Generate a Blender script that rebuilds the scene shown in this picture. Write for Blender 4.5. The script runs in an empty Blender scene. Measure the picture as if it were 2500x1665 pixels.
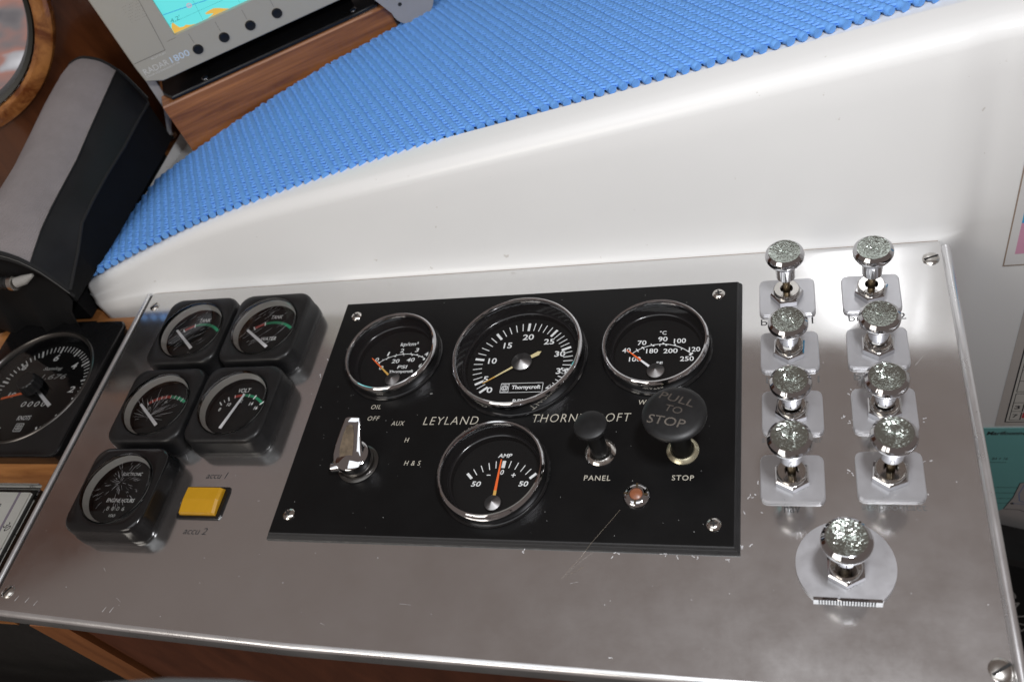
import bpy, math, random
import numpy as np
from mathutils import Vector, Matrix
from mathutils.geometry import tessellate_polygon

random.seed(4)
S = 0.01                      # all modelling below is in centimetres
PI = math.pi
sc = bpy.context.scene
col = sc.collection

# ------------------------------------------------------------------ camera
cam_d = bpy.data.cameras.new('camera')
cam_d.sensor_width = 22.3
cam_d.lens = 2171.84 / 2500.0 * 22.3
cam_d.clip_start = 0.01
cam_d.clip_end = 50
cam_d.dof.use_dof = True
cam_d.dof.focus_distance = 0.50
cam_d.dof.aperture_fstop = 7.1
cam = bpy.data.objects.new('camera', cam_d)
col.objects.link(cam)
CR = ((0.95048, 0.03915, 0.30835), (0.15899, 0.79131, -0.59039), (-0.26710, 0.61017, 0.74589))
CC = Vector((15.744, -26.578, 39.716))
mw = Matrix(CR).to_4x4()
mw.translation = CC * S
cam.matrix_world = mw
sc.camera = cam

# ------------------------------------------------------------------ world and lamps
w = bpy.data.worlds.new('World')
sc.world = w
w.use_nodes = True
bg = w.node_tree.nodes['Background']
bg.inputs[0].default_value = (0.195, 0.160, 0.146, 1)
bg.inputs[1].default_value = 0.9


def area(name, loc, target, sx, sy, power, color, shape='RECTANGLE'):
    d = bpy.data.lights.new(name, 'AREA')
    d.shape = shape
    d.size = sx * S
    d.size_y = sy * S
    d.energy = power
    d.color = color
    o = bpy.data.objects.new(name, d)
    col.objects.link(o)
    o.location = Vector(loc) * S
    o.rotation_euler = (Vector(target) - Vector(loc)).to_track_quat('-Z', 'Y').to_euler()
    return o


area('camera_flash', (21.5, -14, 47), (-2, 2, 2), 7, 4.5, 1.85, (0.96, 0.97, 1.0))
area('overhead_fill', (-12, -40, 125), (-10, 2, 2), 110, 70, 4.2, (0.93, 0.97, 1.0))  # soft daylight fill added overhead behind the camera, no actual hatch known there
area('side_window_daylight', (-48, -85, 62), (-24, 9, 3), 60, 45, 3.6, (1.0, 0.94, 0.86))

vs = sc.view_settings
vs.view_transform = 'Standard'
vs.look = 'None'
vs.exposure = 0.0
vs.gamma = 1.0
vs.use_curve_mapping = False


# ------------------------------------------------------------------ materials
def newmat(name):
    m = bpy.data.materials.new(name)
    m.use_nodes = True
    nt = m.node_tree
    return m, nt, nt.nodes['Principled BSDF']


def pm(name, base, rough=0.5, metal=0.0, spec=0.5, coat=0.0, bump=None, vary=None, emit=None):
    """bump=(kind, scale xyz, distance_m, strength); vary=(scale, amount, rough_amount)"""
    m, nt, b = newmat(name)
    N, L = nt.nodes, nt.links
    b.inputs['Base Color'].default_value = (*base, 1)
    b.inputs['Roughness'].default_value = rough
    b.inputs['Metallic'].default_value = metal
    b.inputs['Specular IOR Level'].default_value = spec
    b.inputs['Coat Weight'].default_value = coat
    b.inputs['Coat Roughness'].default_value = 0.06
    tc = N.new('ShaderNodeTexCoord')
    if emit:
        b.inputs['Emission Color'].default_value = (*emit[0], 1)
        b.inputs['Emission Strength'].default_value = emit[1]
    if vary:
        nz = N.new('ShaderNodeTexNoise')
        nz.inputs['Scale'].default_value = vary[0]
        nz.inputs['Detail'].default_value = 6
        nz.inputs['Roughness'].default_value = 0.65
        L.new(tc.outputs['Object'], nz.inputs['Vector'])
        mx = N.new('ShaderNodeMix')
        mx.data_type = 'RGBA'
        mx.inputs['A'].default_value = (*[c * (1 - vary[1]) for c in base], 1)
        mx.inputs['B'].default_value = (*[min(1, c * (1 + vary[1])) for c in base], 1)
        L.new(nz.outputs['Fac'], mx.inputs['Factor'])
        L.new(mx.outputs['Result'], b.inputs['Base Color'])
        if vary[2]:
            mr = N.new('ShaderNodeMapRange')
            mr.inputs['From Min'].default_value = 0.3
            mr.inputs['From Max'].default_value = 0.7
            mr.inputs['To Min'].default_value = max(0.02, rough - vary[2])
            mr.inputs['To Max'].default_value = rough + vary[2]
            L.new(nz.outputs['Fac'], mr.inputs['Value'])
            L.new(mr.outputs['Result'], b.inputs['Roughness'])
    if bump:
        kind, scl, dist, st = bump
        mp = N.new('ShaderNodeMapping')
        mp.inputs['Scale'].default_value = scl
        L.new(tc.outputs['Object'], mp.inputs['Vector'])
        if kind == 'voronoi':
            tx = N.new('ShaderNodeTexVoronoi')
            tx.feature = 'F1'
            tx.inputs['Scale'].default_value = 1
            out = tx.outputs['Distance']
        elif kind == 'weave':
            tx = N.new('ShaderNodeTexChecker')
            tx.inputs['Scale'].default_value = 1
            out = tx.outputs['Fac']
        else:
            tx = N.new('ShaderNodeTexNoise')
            tx.inputs['Scale'].default_value = 1
            tx.inputs['Detail'].default_value = 4
            out = tx.outputs['Fac']
        L.new(mp.outputs['Vector'], tx.inputs['Vector'])
        bn = N.new('ShaderNodeBump')
        bn.inputs['Strength'].default_value = st
        bn.inputs['Distance'].default_value = dist
        L.new(out, bn.inputs['Height'])
        L.new(bn.outputs['Normal'], b.inputs['Normal'])
    return m


def wood(name, dark, light, rough, coat, scl, ramp=(0.3, 0.72)):
    m, nt, b = newmat(name)
    N, L = nt.nodes, nt.links
    tc = N.new('ShaderNodeTexCoord')
    mp = N.new('ShaderNodeMapping')
    mp.inputs['Scale'].default_value = scl
    L.new(tc.outputs['Object'], mp.inputs['Vector'])
    nz = N.new('ShaderNodeTexNoise')
    nz.inputs['Scale'].default_value = 1
    nz.inputs['Detail'].default_value = 8
    nz.inputs['Roughness'].default_value = 0.62
    nz.inputs['Distortion'].default_value = 0.6
    L.new(mp.outputs['Vector'], nz.inputs['Vector'])
    cr = N.new('ShaderNodeValToRGB')
    cr.color_ramp.elements[0].position = ramp[0]
    cr.color_ramp.elements[0].color = (*dark, 1)
    cr.color_ramp.elements[1].position = ramp[1]
    cr.color_ramp.elements[1].color = (*light, 1)
    L.new(nz.outputs['Fac'], cr.inputs['Fac'])
    L.new(cr.outputs['Color'], b.inputs['Base Color'])
    b.inputs['Roughness'].default_value = rough
    b.inputs['Coat Weight'].default_value = coat
    b.inputs['Coat Roughness'].default_value = 0.08
    bn = N.new('ShaderNodeBump')
    bn.inputs['Strength'].default_value = 0.15
    bn.inputs['Distance'].default_value = 0.0003
    L.new(nz.outputs['Fac'], bn.inputs['Height'])
    L.new(bn.outputs['Normal'], b.inputs['Normal'])
    return m


def glassmat(name, ior=1.45, tint=(1, 1, 1), rough=0.02, gain=1.0):
    m = bpy.data.materials.new(name)
    m.use_nodes = True
    nt = m.node_tree
    N, L = nt.nodes, nt.links
    N.remove(N['Principled BSDF'])
    fr = N.new('ShaderNodeFresnel')
    fr.inputs['IOR'].default_value = ior
    mu = N.new('ShaderNodeMath')
    mu.operation = 'MULTIPLY'
    mu.use_clamp = True
    mu.inputs[1].default_value = gain
    tr = N.new('ShaderNodeBsdfTransparent')
    tr.inputs[0].default_value = (*tint, 1)
    gl = N.new('ShaderNodeBsdfGlossy')
    gl.inputs['Roughness'].default_value = rough
    mx = N.new('ShaderNodeMixShader')
    L.new(fr.outputs[0], mu.inputs[0])
    L.new(mu.outputs[0], mx.inputs[0])
    L.new(tr.outputs[0], mx.inputs[1])
    L.new(gl.outputs[0], mx.inputs[2])
    L.new(mx.outputs[0], N['Material Output'].inputs['Surface'])
    return m


def aluminium():
    m, nt, b = newmat('brushed_aluminium')
    N, L = nt.nodes, nt.links
    tc = N.new('ShaderNodeTexCoord')

    def noise(scale, detail=5, rough=0.6, mscale=None):
        n = N.new('ShaderNodeTexNoise')
        n.inputs['Scale'].default_value = scale
        n.inputs['Detail'].default_value = detail
        n.inputs['Roughness'].default_value = rough
        if mscale:
            mp = N.new('ShaderNodeMapping')
            mp.inputs['Scale'].default_value = mscale
            L.new(tc.outputs['Object'], mp.inputs['Vector'])
            L.new(mp.outputs['Vector'], n.inputs['Vector'])
        else:
            L.new(tc.outputs['Object'], n.inputs['Vector'])
        return n
    b.inputs['Metallic'].default_value = 1.0
    big = noise(14, 5, 0.6)
    brush = noise(1, 3, 0.7, (60, 2600, 1))
    mx = N.new('ShaderNodeMix')
    mx.data_type = 'RGBA'
    mx.inputs['A'].default_value = (0.74, 0.735, 0.73, 1)
    mx.inputs['B'].default_value = (0.82, 0.815, 0.81, 1)
    L.new(big.outputs['Fac'], mx.inputs['Factor'])
    L.new(mx.outputs['Result'], b.inputs['Base Color'])
    smu = noise(22, 7, 0.72)
    mr = N.new('ShaderNodeMapRange')
    mr.inputs['From Min'].default_value = 0.35
    mr.inputs['From Max'].default_value = 0.75
    mr.inputs['To Min'].default_value = 0.10
    mr.inputs['To Max'].default_value = 0.17
    L.new(smu.outputs['Fac'], mr.inputs['Value'])
    ad = N.new('ShaderNodeMath')
    ad.operation = 'MULTIPLY_ADD'
    ad.inputs[1].default_value = 0.03
    L.new(brush.outputs['Fac'], ad.inputs[0])
    L.new(mr.outputs['Result'], ad.inputs[2])
    L.new(ad.outputs[0], b.inputs['Roughness'])
    bn = N.new('ShaderNodeBump')
    bn.inputs['Strength'].default_value = 0.03
    bn.inputs['Distance'].default_value = 0.00002
    L.new(brush.outputs['Fac'], bn.inputs['Height'])
    L.new(bn.outputs['Normal'], b.inputs['Normal'])
    gl = N.new('ShaderNodeBsdfGlossy')
    gl.inputs['Roughness'].default_value = 0.5
    gl.inputs['Color'].default_value = (0.72, 0.715, 0.72, 1)
    ms = N.new('ShaderNodeMixShader')
    mf = N.new('ShaderNodeMapRange')
    mf.inputs['From Min'].default_value = 0.3
    mf.inputs['From Max'].default_value = 0.75
    mf.inputs['To Min'].default_value = 0.05
    mf.inputs['To Max'].default_value = 0.13
    L.new(smu.outputs['Fac'], mf.inputs['Value'])
    L.new(mf.outputs['Result'], ms.inputs[0])
    L.new(b.outputs[0], ms.inputs[1])
    L.new(gl.outputs[0], ms.inputs[2])
    L.new(ms.outputs[0], N['Material Output'].inputs['Surface'])
    return m


M = {}
M['alu'] = aluminium()
M['alu_edge'] = pm('aluminium_trim', (0.74, 0.74, 0.75), 0.30, 0.9, vary=(40, 0.06, 0.05))
M['alu_plate'] = pm('satin_aluminium_plate', (0.46, 0.46, 0.48), 0.32, 0.55, vary=(160, 0.05, 0.05),
                    bump=('noise', (3000, 3000, 3000), 0.00003, 0.25))
M['chrome'] = pm('polished_chrome', (0.55, 0.55, 0.565), 0.05, 1.0, vary=(120, 0.03, 0.02))
M['chrome_old'] = pm('worn_chrome', (0.62, 0.60, 0.57), 0.14, 1.0, vary=(260, 0.12, 0.08))
M['hammered'] = pm('hammered_chrome', (0.47, 0.515, 0.475), 0.2, 1.0)
M['steel'] = pm('screw_steel', (0.55, 0.53, 0.50), 0.22, 1.0)
M['brass_dark'] = pm('tarnished_brass', (0.16, 0.12, 0.07), 0.35, 0.9)
M['worn_hollow'] = pm('stained_worn_hollow', (0.12, 0.09, 0.06), 0.4, 0.35, vary=(220, 0.95, 0.15))
M['brass_ring'] = pm('pale_brass_ring', (0.62, 0.58, 0.42), 0.25, 0.85)
M['slot'] = pm('dark_slot', (0.01, 0.01, 0.01), 0.7)
M['plate'] = pm('black_laminate', (0.0055, 0.0054, 0.0056), 0.33, spec=0.18, vary=(30, 0.25, 0.06),
                bump=('noise', (2500, 2500, 2500), 0.00003, 0.15))
M['plate_edge'] = pm('black_laminate_edge', (0.016, 0.016, 0.017), 0.5, spec=0.4, vary=(200, 0.4, 0.1),
                     bump=('noise', (5, 5, 5000), 0.0001, 0.5))
M['black_gloss'] = pm('black_gloss_plastic', (0.007, 0.007, 0.0075), 0.17, vary=(60, 0.3, 0.06))
M['black_soft'] = pm('black_dusty_plastic', (0.009, 0.009, 0.0095), 0.38, spec=0.35, vary=(90, 0.5, 0.10))
M['black_knob'] = pm('black_bakelite', (0.009, 0.009, 0.0095), 0.42, spec=0.35, vary=(150, 0.4, 0.06))
M['log_bezel'] = pm('dull_black_metal_ring', (0.10, 0.095, 0.09), 0.28, 0.9)
M['dial'] = pm('dial_black', (0.005, 0.005, 0.0052), 0.6, spec=0.15)
M['inner'] = pm('gauge_inner_wall', (0.008, 0.008, 0.009), 0.16)
M['print'] = pm('dial_print_white', (0.86, 0.87, 0.86), 0.6)
M['print_dim'] = pm('dial_print_grey', (0.40, 0.41, 0.40), 0.6)
M['engrave'] = pm('engraved_lettering_ivory', (0.46, 0.43, 0.36), 0.7, vary=(700, 0.35, 0))
M['engrave_dim'] = pm('worn_engraved_lettering', (0.055, 0.045, 0.037), 0.7, vary=(500, 0.5, 0))
M['engrave_mid'] = pm('half_worn_engraved_lettering', (0.105, 0.09, 0.075), 0.7, vary=(300, 0.9, 0))
M['ink'] = pm('black_transfer_lettering', (0.030, 0.030, 0.032), 0.6)
M['ink_worn'] = pm('worn_transfer_lettering', (0.13, 0.13, 0.13), 0.5, metal=0.3, vary=(600, 0.6, 0))
M['orange'] = pm('pointer_orange', (0.95, 0.16, 0.03), 0.45)
M['yellow_pt'] = pm('pointer_yellow', (0.72, 0.42, 0.10), 0.45)
M['cream_pt'] = pm('pointer_cream', (0.78, 0.66, 0.36), 0.45)
M['white_pt'] = pm('pointer_white', (0.86, 0.86, 0.88), 0.4)
M['red_band'] = pm('scale_red', (0.42, 0.045, 0.03), 0.55)
M['green_band'] = pm('scale_green', (0.015, 0.26, 0.12), 0.55)
M['cone'] = pm('spun_steel_hub', (0.40, 0.39, 0.39), 0.30, 0.95)
M['cream_ring'] = pm('dial_reflector_ring', (0.74, 0.71, 0.66), 0.45)
M['glass'] = glassmat('gauge_glass', 1.45, gain=1.0)
M['plexi'] = glassmat('clear_plastic_lens', 1.49, rough=0.05, gain=1.2)
M['craze'] = pm('lens_crazing', (0.85, 0.85, 0.87), 0.35)
M['gelcoat'] = pm('white_gelcoat', (0.78, 0.785, 0.78), 0.22, spec=0.32, coat=0.0, vary=(9, 0.025, 0.02),
                  bump=('noise', (30, 30, 30), 0.0006, 0.06))
gm = M['gelcoat']
N_, L_ = gm.node_tree.nodes, gm.node_tree.links
gb = N_['Principled BSDF']
src = gb.inputs['Base Color'].links[0].from_socket
sp = N_.new('ShaderNodeTexNoise')
sp.inputs['Scale'].default_value = 130
sp.inputs['Detail'].default_value = 3
L_.new(N_['Texture Coordinate'].outputs['Object'], sp.inputs['Vector'])
rp = N_.new('ShaderNodeMapRange')
rp.inputs['From Min'].default_value = 0.735
rp.inputs['From Max'].default_value = 0.76
rp.inputs['To Max'].default_value = 0.45
L_.new(sp.outputs['Fac'], rp.inputs['Value'])
mg = N_.new('ShaderNodeMix')
mg.data_type = 'RGBA'
mg.inputs['B'].default_value = (0.42, 0.38, 0.33, 1)
L_.new(rp.outputs['Result'], mg.inputs['Factor'])
L_.new(src, mg.inputs['A'])
L_.new(mg.outputs['Result'], gb.inputs['Base Color'])
M['blue'] = pm('blue_foam_matting', (0.15, 0.375, 0.82), 0.6, spec=0.25, vary=(60, 0.06, 0.08),
               bump=('noise', (1800, 1800, 1800), 0.0002, 0.35))
M['teak'] = wood('varnished_teak', (0.14, 0.045, 0.014), (0.46, 0.18, 0.055), 0.32, 0.5, (8, 160, 160))
M['counter'] = wood('varnished_counter_wood', (0.20, 0.075, 0.022), (0.46, 0.20, 0.065), 0.35, 0.35, (14, 130, 130))
M['bulk'] = wood('dark_mahogany', (0.045, 0.012, 0.004), (0.135, 0.042, 0.013), 0.30, 0.5, (30, 30, 9), (0.35, 0.75))
M['frame_wood'] = wood('varnished_window_wood', (0.14, 0.04, 0.011), (0.42, 0.18, 0.055), 0.2, 0.9, (55, 55, 55), (0.36, 0.62))
M['cabinet'] = wood('cabinet_mahogany', (0.075, 0.022, 0.009), (0.14, 0.045, 0.02), 0.5, 0.1, (60, 60, 14))
M['trimwood'] = wood('cabinet_edge_wood', (0.17, 0.06, 0.02), (0.34, 0.13, 0.045), 0.45, 0.1, (70, 70, 12))
M['fabric_grey'] = pm('grey_canvas', (0.27, 0.245, 0.248), 0.85, spec=0.2, vary=(45, 0.22, 0), bump=('weave', (900, 900, 900), 0.0012, 1.0))
M['vinyl'] = pm('black_vinyl', (0.010, 0.0105, 0.012), 0.5, spec=0.3, vary=(40, 0.3, 0.08), bump=('noise', (1500, 1500, 1500), 0.0001, 0.3))
M['cloth_black'] = pm('black_cloth', (0.006, 0.006, 0.0065), 0.8, spec=0.2, vary=(40, 0.3, 0))
M['webbing'] = pm('black_webbing', (0.024, 0.024, 0.025), 0.75, spec=0.25, bump=('weave', (2200, 2200, 2200), 0.0004, 0.8))
M['thread'] = pm('grey_stitching', (0.13, 0.13, 0.125), 0.7)
M['radar_grey'] = pm('grey_plastic_housing', (0.40, 0.38, 0.325), 0.48, spec=0.4, vary=(30, 0.04, 0.03), bump=('noise', (1500, 1500, 1500), 0.00008, 0.25))
M['radar_groove'] = pm('housing_groove', (0.14, 0.135, 0.12), 0.6)
M['radar_text'] = pm('pale_housing_print', (0.66, 0.66, 0.63), 0.5)
M['radar_blue'] = pm('pale_blue_print', (0.60, 0.74, 0.90), 0.5)
M['screen'] = pm('chart_screen_cyan', (0.05, 0.1, 0.1), 0.3, emit=((0.135, 0.80, 0.80), 0.86))
M['scr_land'] = pm('chart_screen_land', (0.08, 0.06, 0.02), 0.3, emit=((0.90, 0.53, 0.085), 0.80))
M['scr_line'] = pm('chart_screen_line', (0.02, 0.05, 0.08), 0.3, emit=((0.04, 0.37, 0.70), 0.85))
M['scr_grid'] = pm('chart_screen_grid', (0.02, 0.05, 0.05), 0.3, emit=((0.07, 0.48, 0.50), 0.8))
M['scr_text'] = pm('chart_screen_text', (0.02, 0.05, 0.05), 0.3, emit=((0.05, 0.34, 0.34), 0.8))
M['scr_red'] = pm('chart_screen_marker', (0.05, 0.02, 0.03), 0.3, emit=((0.68, 0.42, 0.52), 0.9))
M['cast_grey'] = pm('painted_grey_casting', (0.33, 0.32, 0.32), 0.35, vary=(50, 0.08, 0.05))
M['rocker_y'] = pm('amber_rocker_plastic', (0.47, 0.245, 0.008), 0.35, vary=(150, 0.10, 0.05))
M['lamp'] = pm('amber_indicator_lens', (0.24, 0.085, 0.04), 0.35, vary=(250, 0.25, 0))
M['paper'] = pm('poster_paper', (0.56, 0.55, 0.51), 0.6, vary=(50, 0.04, 0))
M['paper_edge'] = pm('poster_border_grey', (0.50, 0.47, 0.44), 0.6, vary=(60, 0.06, 0))
M['paper_white'] = pm('laminated_paper', (0.70, 0.70, 0.70), 0.25)
M['p_blue'] = pm('poster_blue', (0.06, 0.38, 0.66), 0.4)
M['p_pink'] = pm('poster_pink', (0.64, 0.33, 0.46), 0.4, vary=(25, 0.25, 0))
M['p_teal'] = pm('poster_teal', (0.17, 0.44, 0.43), 0.5, vary=(60, 0.06, 0))
M['p_land'] = pm('poster_land', (0.42, 0.40, 0.39), 0.5)
M['p_red'] = pm('poster_red', (0.48, 0.05, 0.06), 0.5)
M['p_river'] = pm('poster_river', (0.10, 0.20, 0.45), 0.5)
M['stain'] = pm('brown_edge_stain', (0.32, 0.25, 0.20), 0.7, vary=(300, 0.4, 0))
M['meter_face'] = pm('meter_face_white', (0.86, 0.86, 0.83), 0.5)
M['meter_violet'] = pm('meter_violet_line', (0.36, 0.31, 0.40), 0.5)
M['clear_case'] = glassmat('clear_meter_case', 1.49, tint=(0.985, 0.98, 0.96), rough=0.05)
M['floor'] = pm('dark_grey_floor', (0.018, 0.017, 0.016), 0.6, vary=(20, 0.4, 0.1))
M['residue'] = pm('sealant_residue_white', (0.66, 0.66, 0.68), 0.5)
M['hair'] = pm('hair_brown', (0.30, 0.24, 0.17), 0.4)
M['gasket'] = pm('black_window_gasket', (0.012, 0.013, 0.010), 0.45)
M['rope'] = pm('grey_cord', (0.34, 0.33, 0.31), 0.8, bump=('weave', (1800, 1800, 1800), 0.0004, 0.8))
M['rim'] = pm('grey_wheel_rim', (0.07, 0.07, 0.07), 0.5)


def outside():
    m, nt, b = newmat('blurred_harbour_view')
    N, L = nt.nodes, nt.links
    tc = N.new('ShaderNodeTexCoord')
    mp = N.new('ShaderNodeMapping')
    mp.inputs['Rotation'].default_value = (0.3, 0.7, 0.4)
    mp.inputs['Scale'].default_value = (14, 14, 26)
    nz = N.new('ShaderNodeTexNoise')
    nz.inputs['Scale'].default_value = 1
    nz.inputs['Detail'].default_value = 2.5
    cr = N.new('ShaderNodeValToRGB')
    e = cr.color_ramp.elements
    e[0].position, e[0].color = 0.22, (0.05, 0.055, 0.07, 1)
    e[1].position, e[1].color = 0.60, (0.80, 0.80, 0.84, 1)
    x = e.new(0.34); x.color = (0.17, 0.155, 0.16, 1)
    x = e.new(0.42); x.color = (0.34, 0.17, 0.14, 1)
    x = e.new(0.46); x.color = (0.36, 0.35, 0.37, 1)
    L.new(tc.outputs['Object'], mp.inputs['Vector'])
    L.new(mp.outputs['Vector'], nz.inputs['Vector'])
    L.new(nz.outputs['Fac'], cr.inputs['Fac'])
    L.new(cr.outputs['Color'], b.inputs['Emission Color'])
    b.inputs['Emission Strength'].default_value = 1.0
    b.inputs['Base Color'].default_value = (0.02, 0.02, 0.02, 1)
    return m


M['outside'] = outside()


# ------------------------------------------------------------------ builders
def tag(o, label, cat=None, group=None, kind=None):
    if label:
        o['label'] = label
    if cat:
        o['category'] = cat
    if group:
        o['group'] = group
    if kind:
        o['kind'] = kind
    return o


def thing(name, label, cat, loc=(0, 0, 0), rz=0.0, group=None):
    o = bpy.data.objects.new(name, None)
    o.empty_display_size = 0.01
    col.objects.link(o)
    o.location = Vector(loc) * S
    o.rotation_euler = (0, 0, rz)
    return tag(o, label, cat, group)


def link(name, me, parent=None):
    o = bpy.data.objects.new(name, me)
    col.objects.link(o)
    if parent is not None:
        o.parent = parent
    return o


class MB:
    def __init__(s):
        s.v, s.f, s.sm = [], [], []

    def add(s, vs, fs, smooth=False):
        n = len(s.v)
        s.v += [tuple(p) for p in vs]
        s.f += [tuple(i + n for i in f) for f in fs]
        s.sm += [smooth] * len(fs)
        return s

    def box(s, x0, x1, y0, y1, z0, z1):
        return s.add([(x0, y0, z0), (x1, y0, z0), (x1, y1, z0), (x0, y1, z0), (x0, y0, z1), (x1, y0, z1), (x1, y1, z1), (x0, y1, z1)],
                     [(0, 3, 2, 1), (4, 5, 6, 7), (0, 1, 5, 4), (1, 2, 6, 5), (2, 3, 7, 6), (3, 0, 4, 7)])

    def bbox(s, x0, x1, y0, y1, z0, z1, b=0.05):
        """box with all edges chamfered"""
        lo = [[(x0 + i, y0 + i, z), (x1 - i, y0 + i, z), (x1 - i, y1 - i, z), (x0 + i, y1 - i, z)] for i, z in
              ((b, z0), (0, z0 + b), (0, z1 - b), (b, z1))]
        return s.loft(lo, True, True)

    def loft(s, loops, cap0=False, cap1=False, closed=True, smooth=False):
        n = len(loops[0])
        vs = [p for lp in loops for p in lp]
        fs = []
        for k in range(len(loops) - 1):
            for i in range(n if closed else n - 1):
                j = (i + 1) % n
                fs.append((k * n + i, k * n + j, (k + 1) * n + j, (k + 1) * n + i))
        if cap0:
            fs.append(tuple(range(n - 1, -1, -1)))
        if cap1:
            fs.append(tuple((len(loops) - 1) * n + i for i in range(n)))
        return s.add(vs, fs, smooth)

    def lathe(s, prof, n=48, c=(0, 0), smooth=True, axis=None):
        loops = []
        for r, z in prof:
            loops.append([(c[0] + r * math.cos(2 * PI * i / n), c[1] + r * math.sin(2 * PI * i / n), z) for i in range(n)])
        cap0 = prof[0][0] > 1e-6 and False
        return s.loft(loops, cap0, False, True, smooth)

    def disc(s, r, z, n=48, c=(0, 0)):
        return s.add([(c[0] + r * math.cos(2 * PI * i / n), c[1] + r * math.sin(2 * PI * i / n), z) for i in range(n)], [tuple(range(n))])

    def ring(s, r0, r1, z, a0=0, a1=2 * PI, n=48, c=(0, 0)):
        vs = []
        for i in range(n + 1):
            a = a0 + (a1 - a0) * i / n
            vs += [(c[0] + r0 * math.cos(a), c[1] + r0 * math.sin(a), z), (c[0] + r1 * math.cos(a), c[1] + r1 * math.sin(a), z)]
        return s.add(vs, [(2 * i, 2 * i + 1, 2 * i + 3, 2 * i + 2) for i in range(n)])

    def bar(s, p, q, w0, w1, z):
        """flat strip in the xy plane from p to q"""
        d = Vector((q[0] - p[0], q[1] - p[1])).normalized()
        nx, ny = -d.y, d.x
        return s.add([(p[0] + nx * w0 / 2, p[1] + ny * w0 / 2, z), (p[0] - nx * w0 / 2, p[1] - ny * w0 / 2, z),
                      (q[0] - nx * w1 / 2, q[1] - ny * w1 / 2, z), (q[0] + nx * w1 / 2, q[1] + ny * w1 / 2, z)], [(0, 1, 2, 3)])

    def tube(s, path, r, n=10, caps=True):
        P = [Vector(p) for p in path]
        rr = r if isinstance(r, (list, tuple)) else [r] * len(P)
        loops = []
        up = None
        for i, p in enumerate(P):
            t = (P[min(i + 1, len(P) - 1)] - P[max(i - 1, 0)]).normalized()
            if up is None:
                up = Vector((0, 0, 1)) if abs(t.z) < 0.9 else Vector((1, 0, 0))
            x = t.cross(up).normalized()
            y = x.cross(t).normalized()
            up = y
            loops.append([tuple(p + x * (rr[i] * math.cos(2 * PI * k / n)) + y * (rr[i] * math.sin(2 * PI * k / n))) for k in range(n)])
        return s.loft(loops, caps, caps, True, True)

    def poly(s, outer, z0, z1, holes=()):
        """extruded polygon with holes"""
        rings = [list(outer)] + [list(h) for h in holes]
        flat = [p for rg in rings for p in rg]
        tris = tessellate_polygon([[Vector((p[0], p[1], 0)) for p in rg] for rg in rings])
        n = len(flat)
        vs = [(p[0], p[1], z1) for p in flat]
        fs = []
        for t in tris:
            a, b, c = (flat[i] for i in t)
            cr = (b[0] - a[0]) * (c[1] - a[1]) - (b[1] - a[1]) * (c[0] - a[0])
            fs.append(tuple(t) if cr > 0 else tuple(reversed(t)))
        if z0 is not None:
            vs += [(p[0], p[1], z0) for p in flat]
            fs += [tuple(i + n for i in reversed(f)) for f in fs[:]]
            o = 0
            for rg in rings:
                m = len(rg)
                for i in range(m):
                    j = (i + 1) % m
                    fs.append((o + i, o + n + i, o + n + j, o + j))
                o += m
        return s.add(vs, fs)

    def build(s, name, mat, parent=None, xform=None, sharp=35):
        me = bpy.data.meshes.new(name)
        vs = [(xform @ Vector(p)) * S if xform else (p[0] * S, p[1] * S, p[2] * S) for p in s.v]
        me.from_pydata([tuple(p) for p in vs], [], s.f)
        me.polygons.foreach_set('use_smooth', s.sm)
        me.materials.append(M[mat] if isinstance(mat, str) else mat)
        me.update()
        if any(s.sm):
            me.set_sharp_from_angle(angle=math.radians(sharp))
        return link(name, me, parent)


XZ = Matrix(((1, 0, 0), (0, 0, -1), (0, 1, 0)))      # flat print (x, y) -> wall facing -y: (x, -z, y)


def textmesh(s, cx, cy, width, height, z, mat, parent, name='lettering', shear=0.0, bold=0.0, rot=0.0, xform=None, spacing=1.0):
    cu = bpy.data.curves.new('t', 'FONT')
    cu.body = s
    cu.size = 1
    cu.shear = shear
    cu.offset = bold
    cu.resolution_u = 3
    cu.space_character = spacing
    ob = bpy.data.objects.new('t', cu)
    col.objects.link(ob)
    dg = bpy.context.evaluated_depsgraph_get()
    dg.update()
    me = bpy.data.meshes.new_from_object(ob.evaluated_get(dg))
    bpy.data.objects.remove(ob)
    bpy.data.curves.remove(cu)
    n = len(me.vertices)
    a = np.zeros(n * 3)
    me.vertices.foreach_get('co', a)
    a = a.reshape(-1, 3)
    lo, hi = a.min(0), a.max(0)
    ext = np.maximum(hi - lo, 1e-4)
    p = (a - (lo + hi) / 2) / ext * np.array([width, height, 0])
    c, sn = math.cos(rot), math.sin(rot)
    x = p[:, 0] * c - p[:, 1] * sn + cx
    y = p[:, 0] * sn + p[:, 1] * c + cy
    zz = z(x, y) if callable(z) else np.full(n, z)
    q = np.stack([x, y, zz], 1)
    if xform is not None:
        q = q @ np.array(xform).T
    me.vertices.foreach_set('co', (q * S).ravel())
    me.materials.clear()
    me.materials.append(M[mat])
    me.name = name
    me.update()
    return link(name, me, parent)


def rrect(w_, h_, r, n=64, z=0.0, c=(0, 0)):
    """rounded rectangle sampled by polar angle, n points"""
    out = []
    hw, hh = w_ / 2, h_ / 2
    for i in range(n):
        a = 2 * PI * i / n
        dx, dy = math.cos(a), math.sin(a)
        t = min(hw / abs(dx) if abs(dx) > 1e-9 else 1e9, hh / abs(dy) if abs(dy) > 1e-9 else 1e9)
        x, y = dx * t, dy * t
        if abs(x) > hw - r and abs(y) > hh - r:
            ccx, ccy = math.copysign(hw - r, x), math.copysign(hh - r, y)
            b = dx * ccx + dy * ccy
            q = ccx * ccx + ccy * ccy - r * r
            t = b + math.sqrt(max(0, b * b - q))
            x, y = dx * t, dy * t
        out.append((c[0] + x, c[1] + y, z))
    return out


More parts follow.
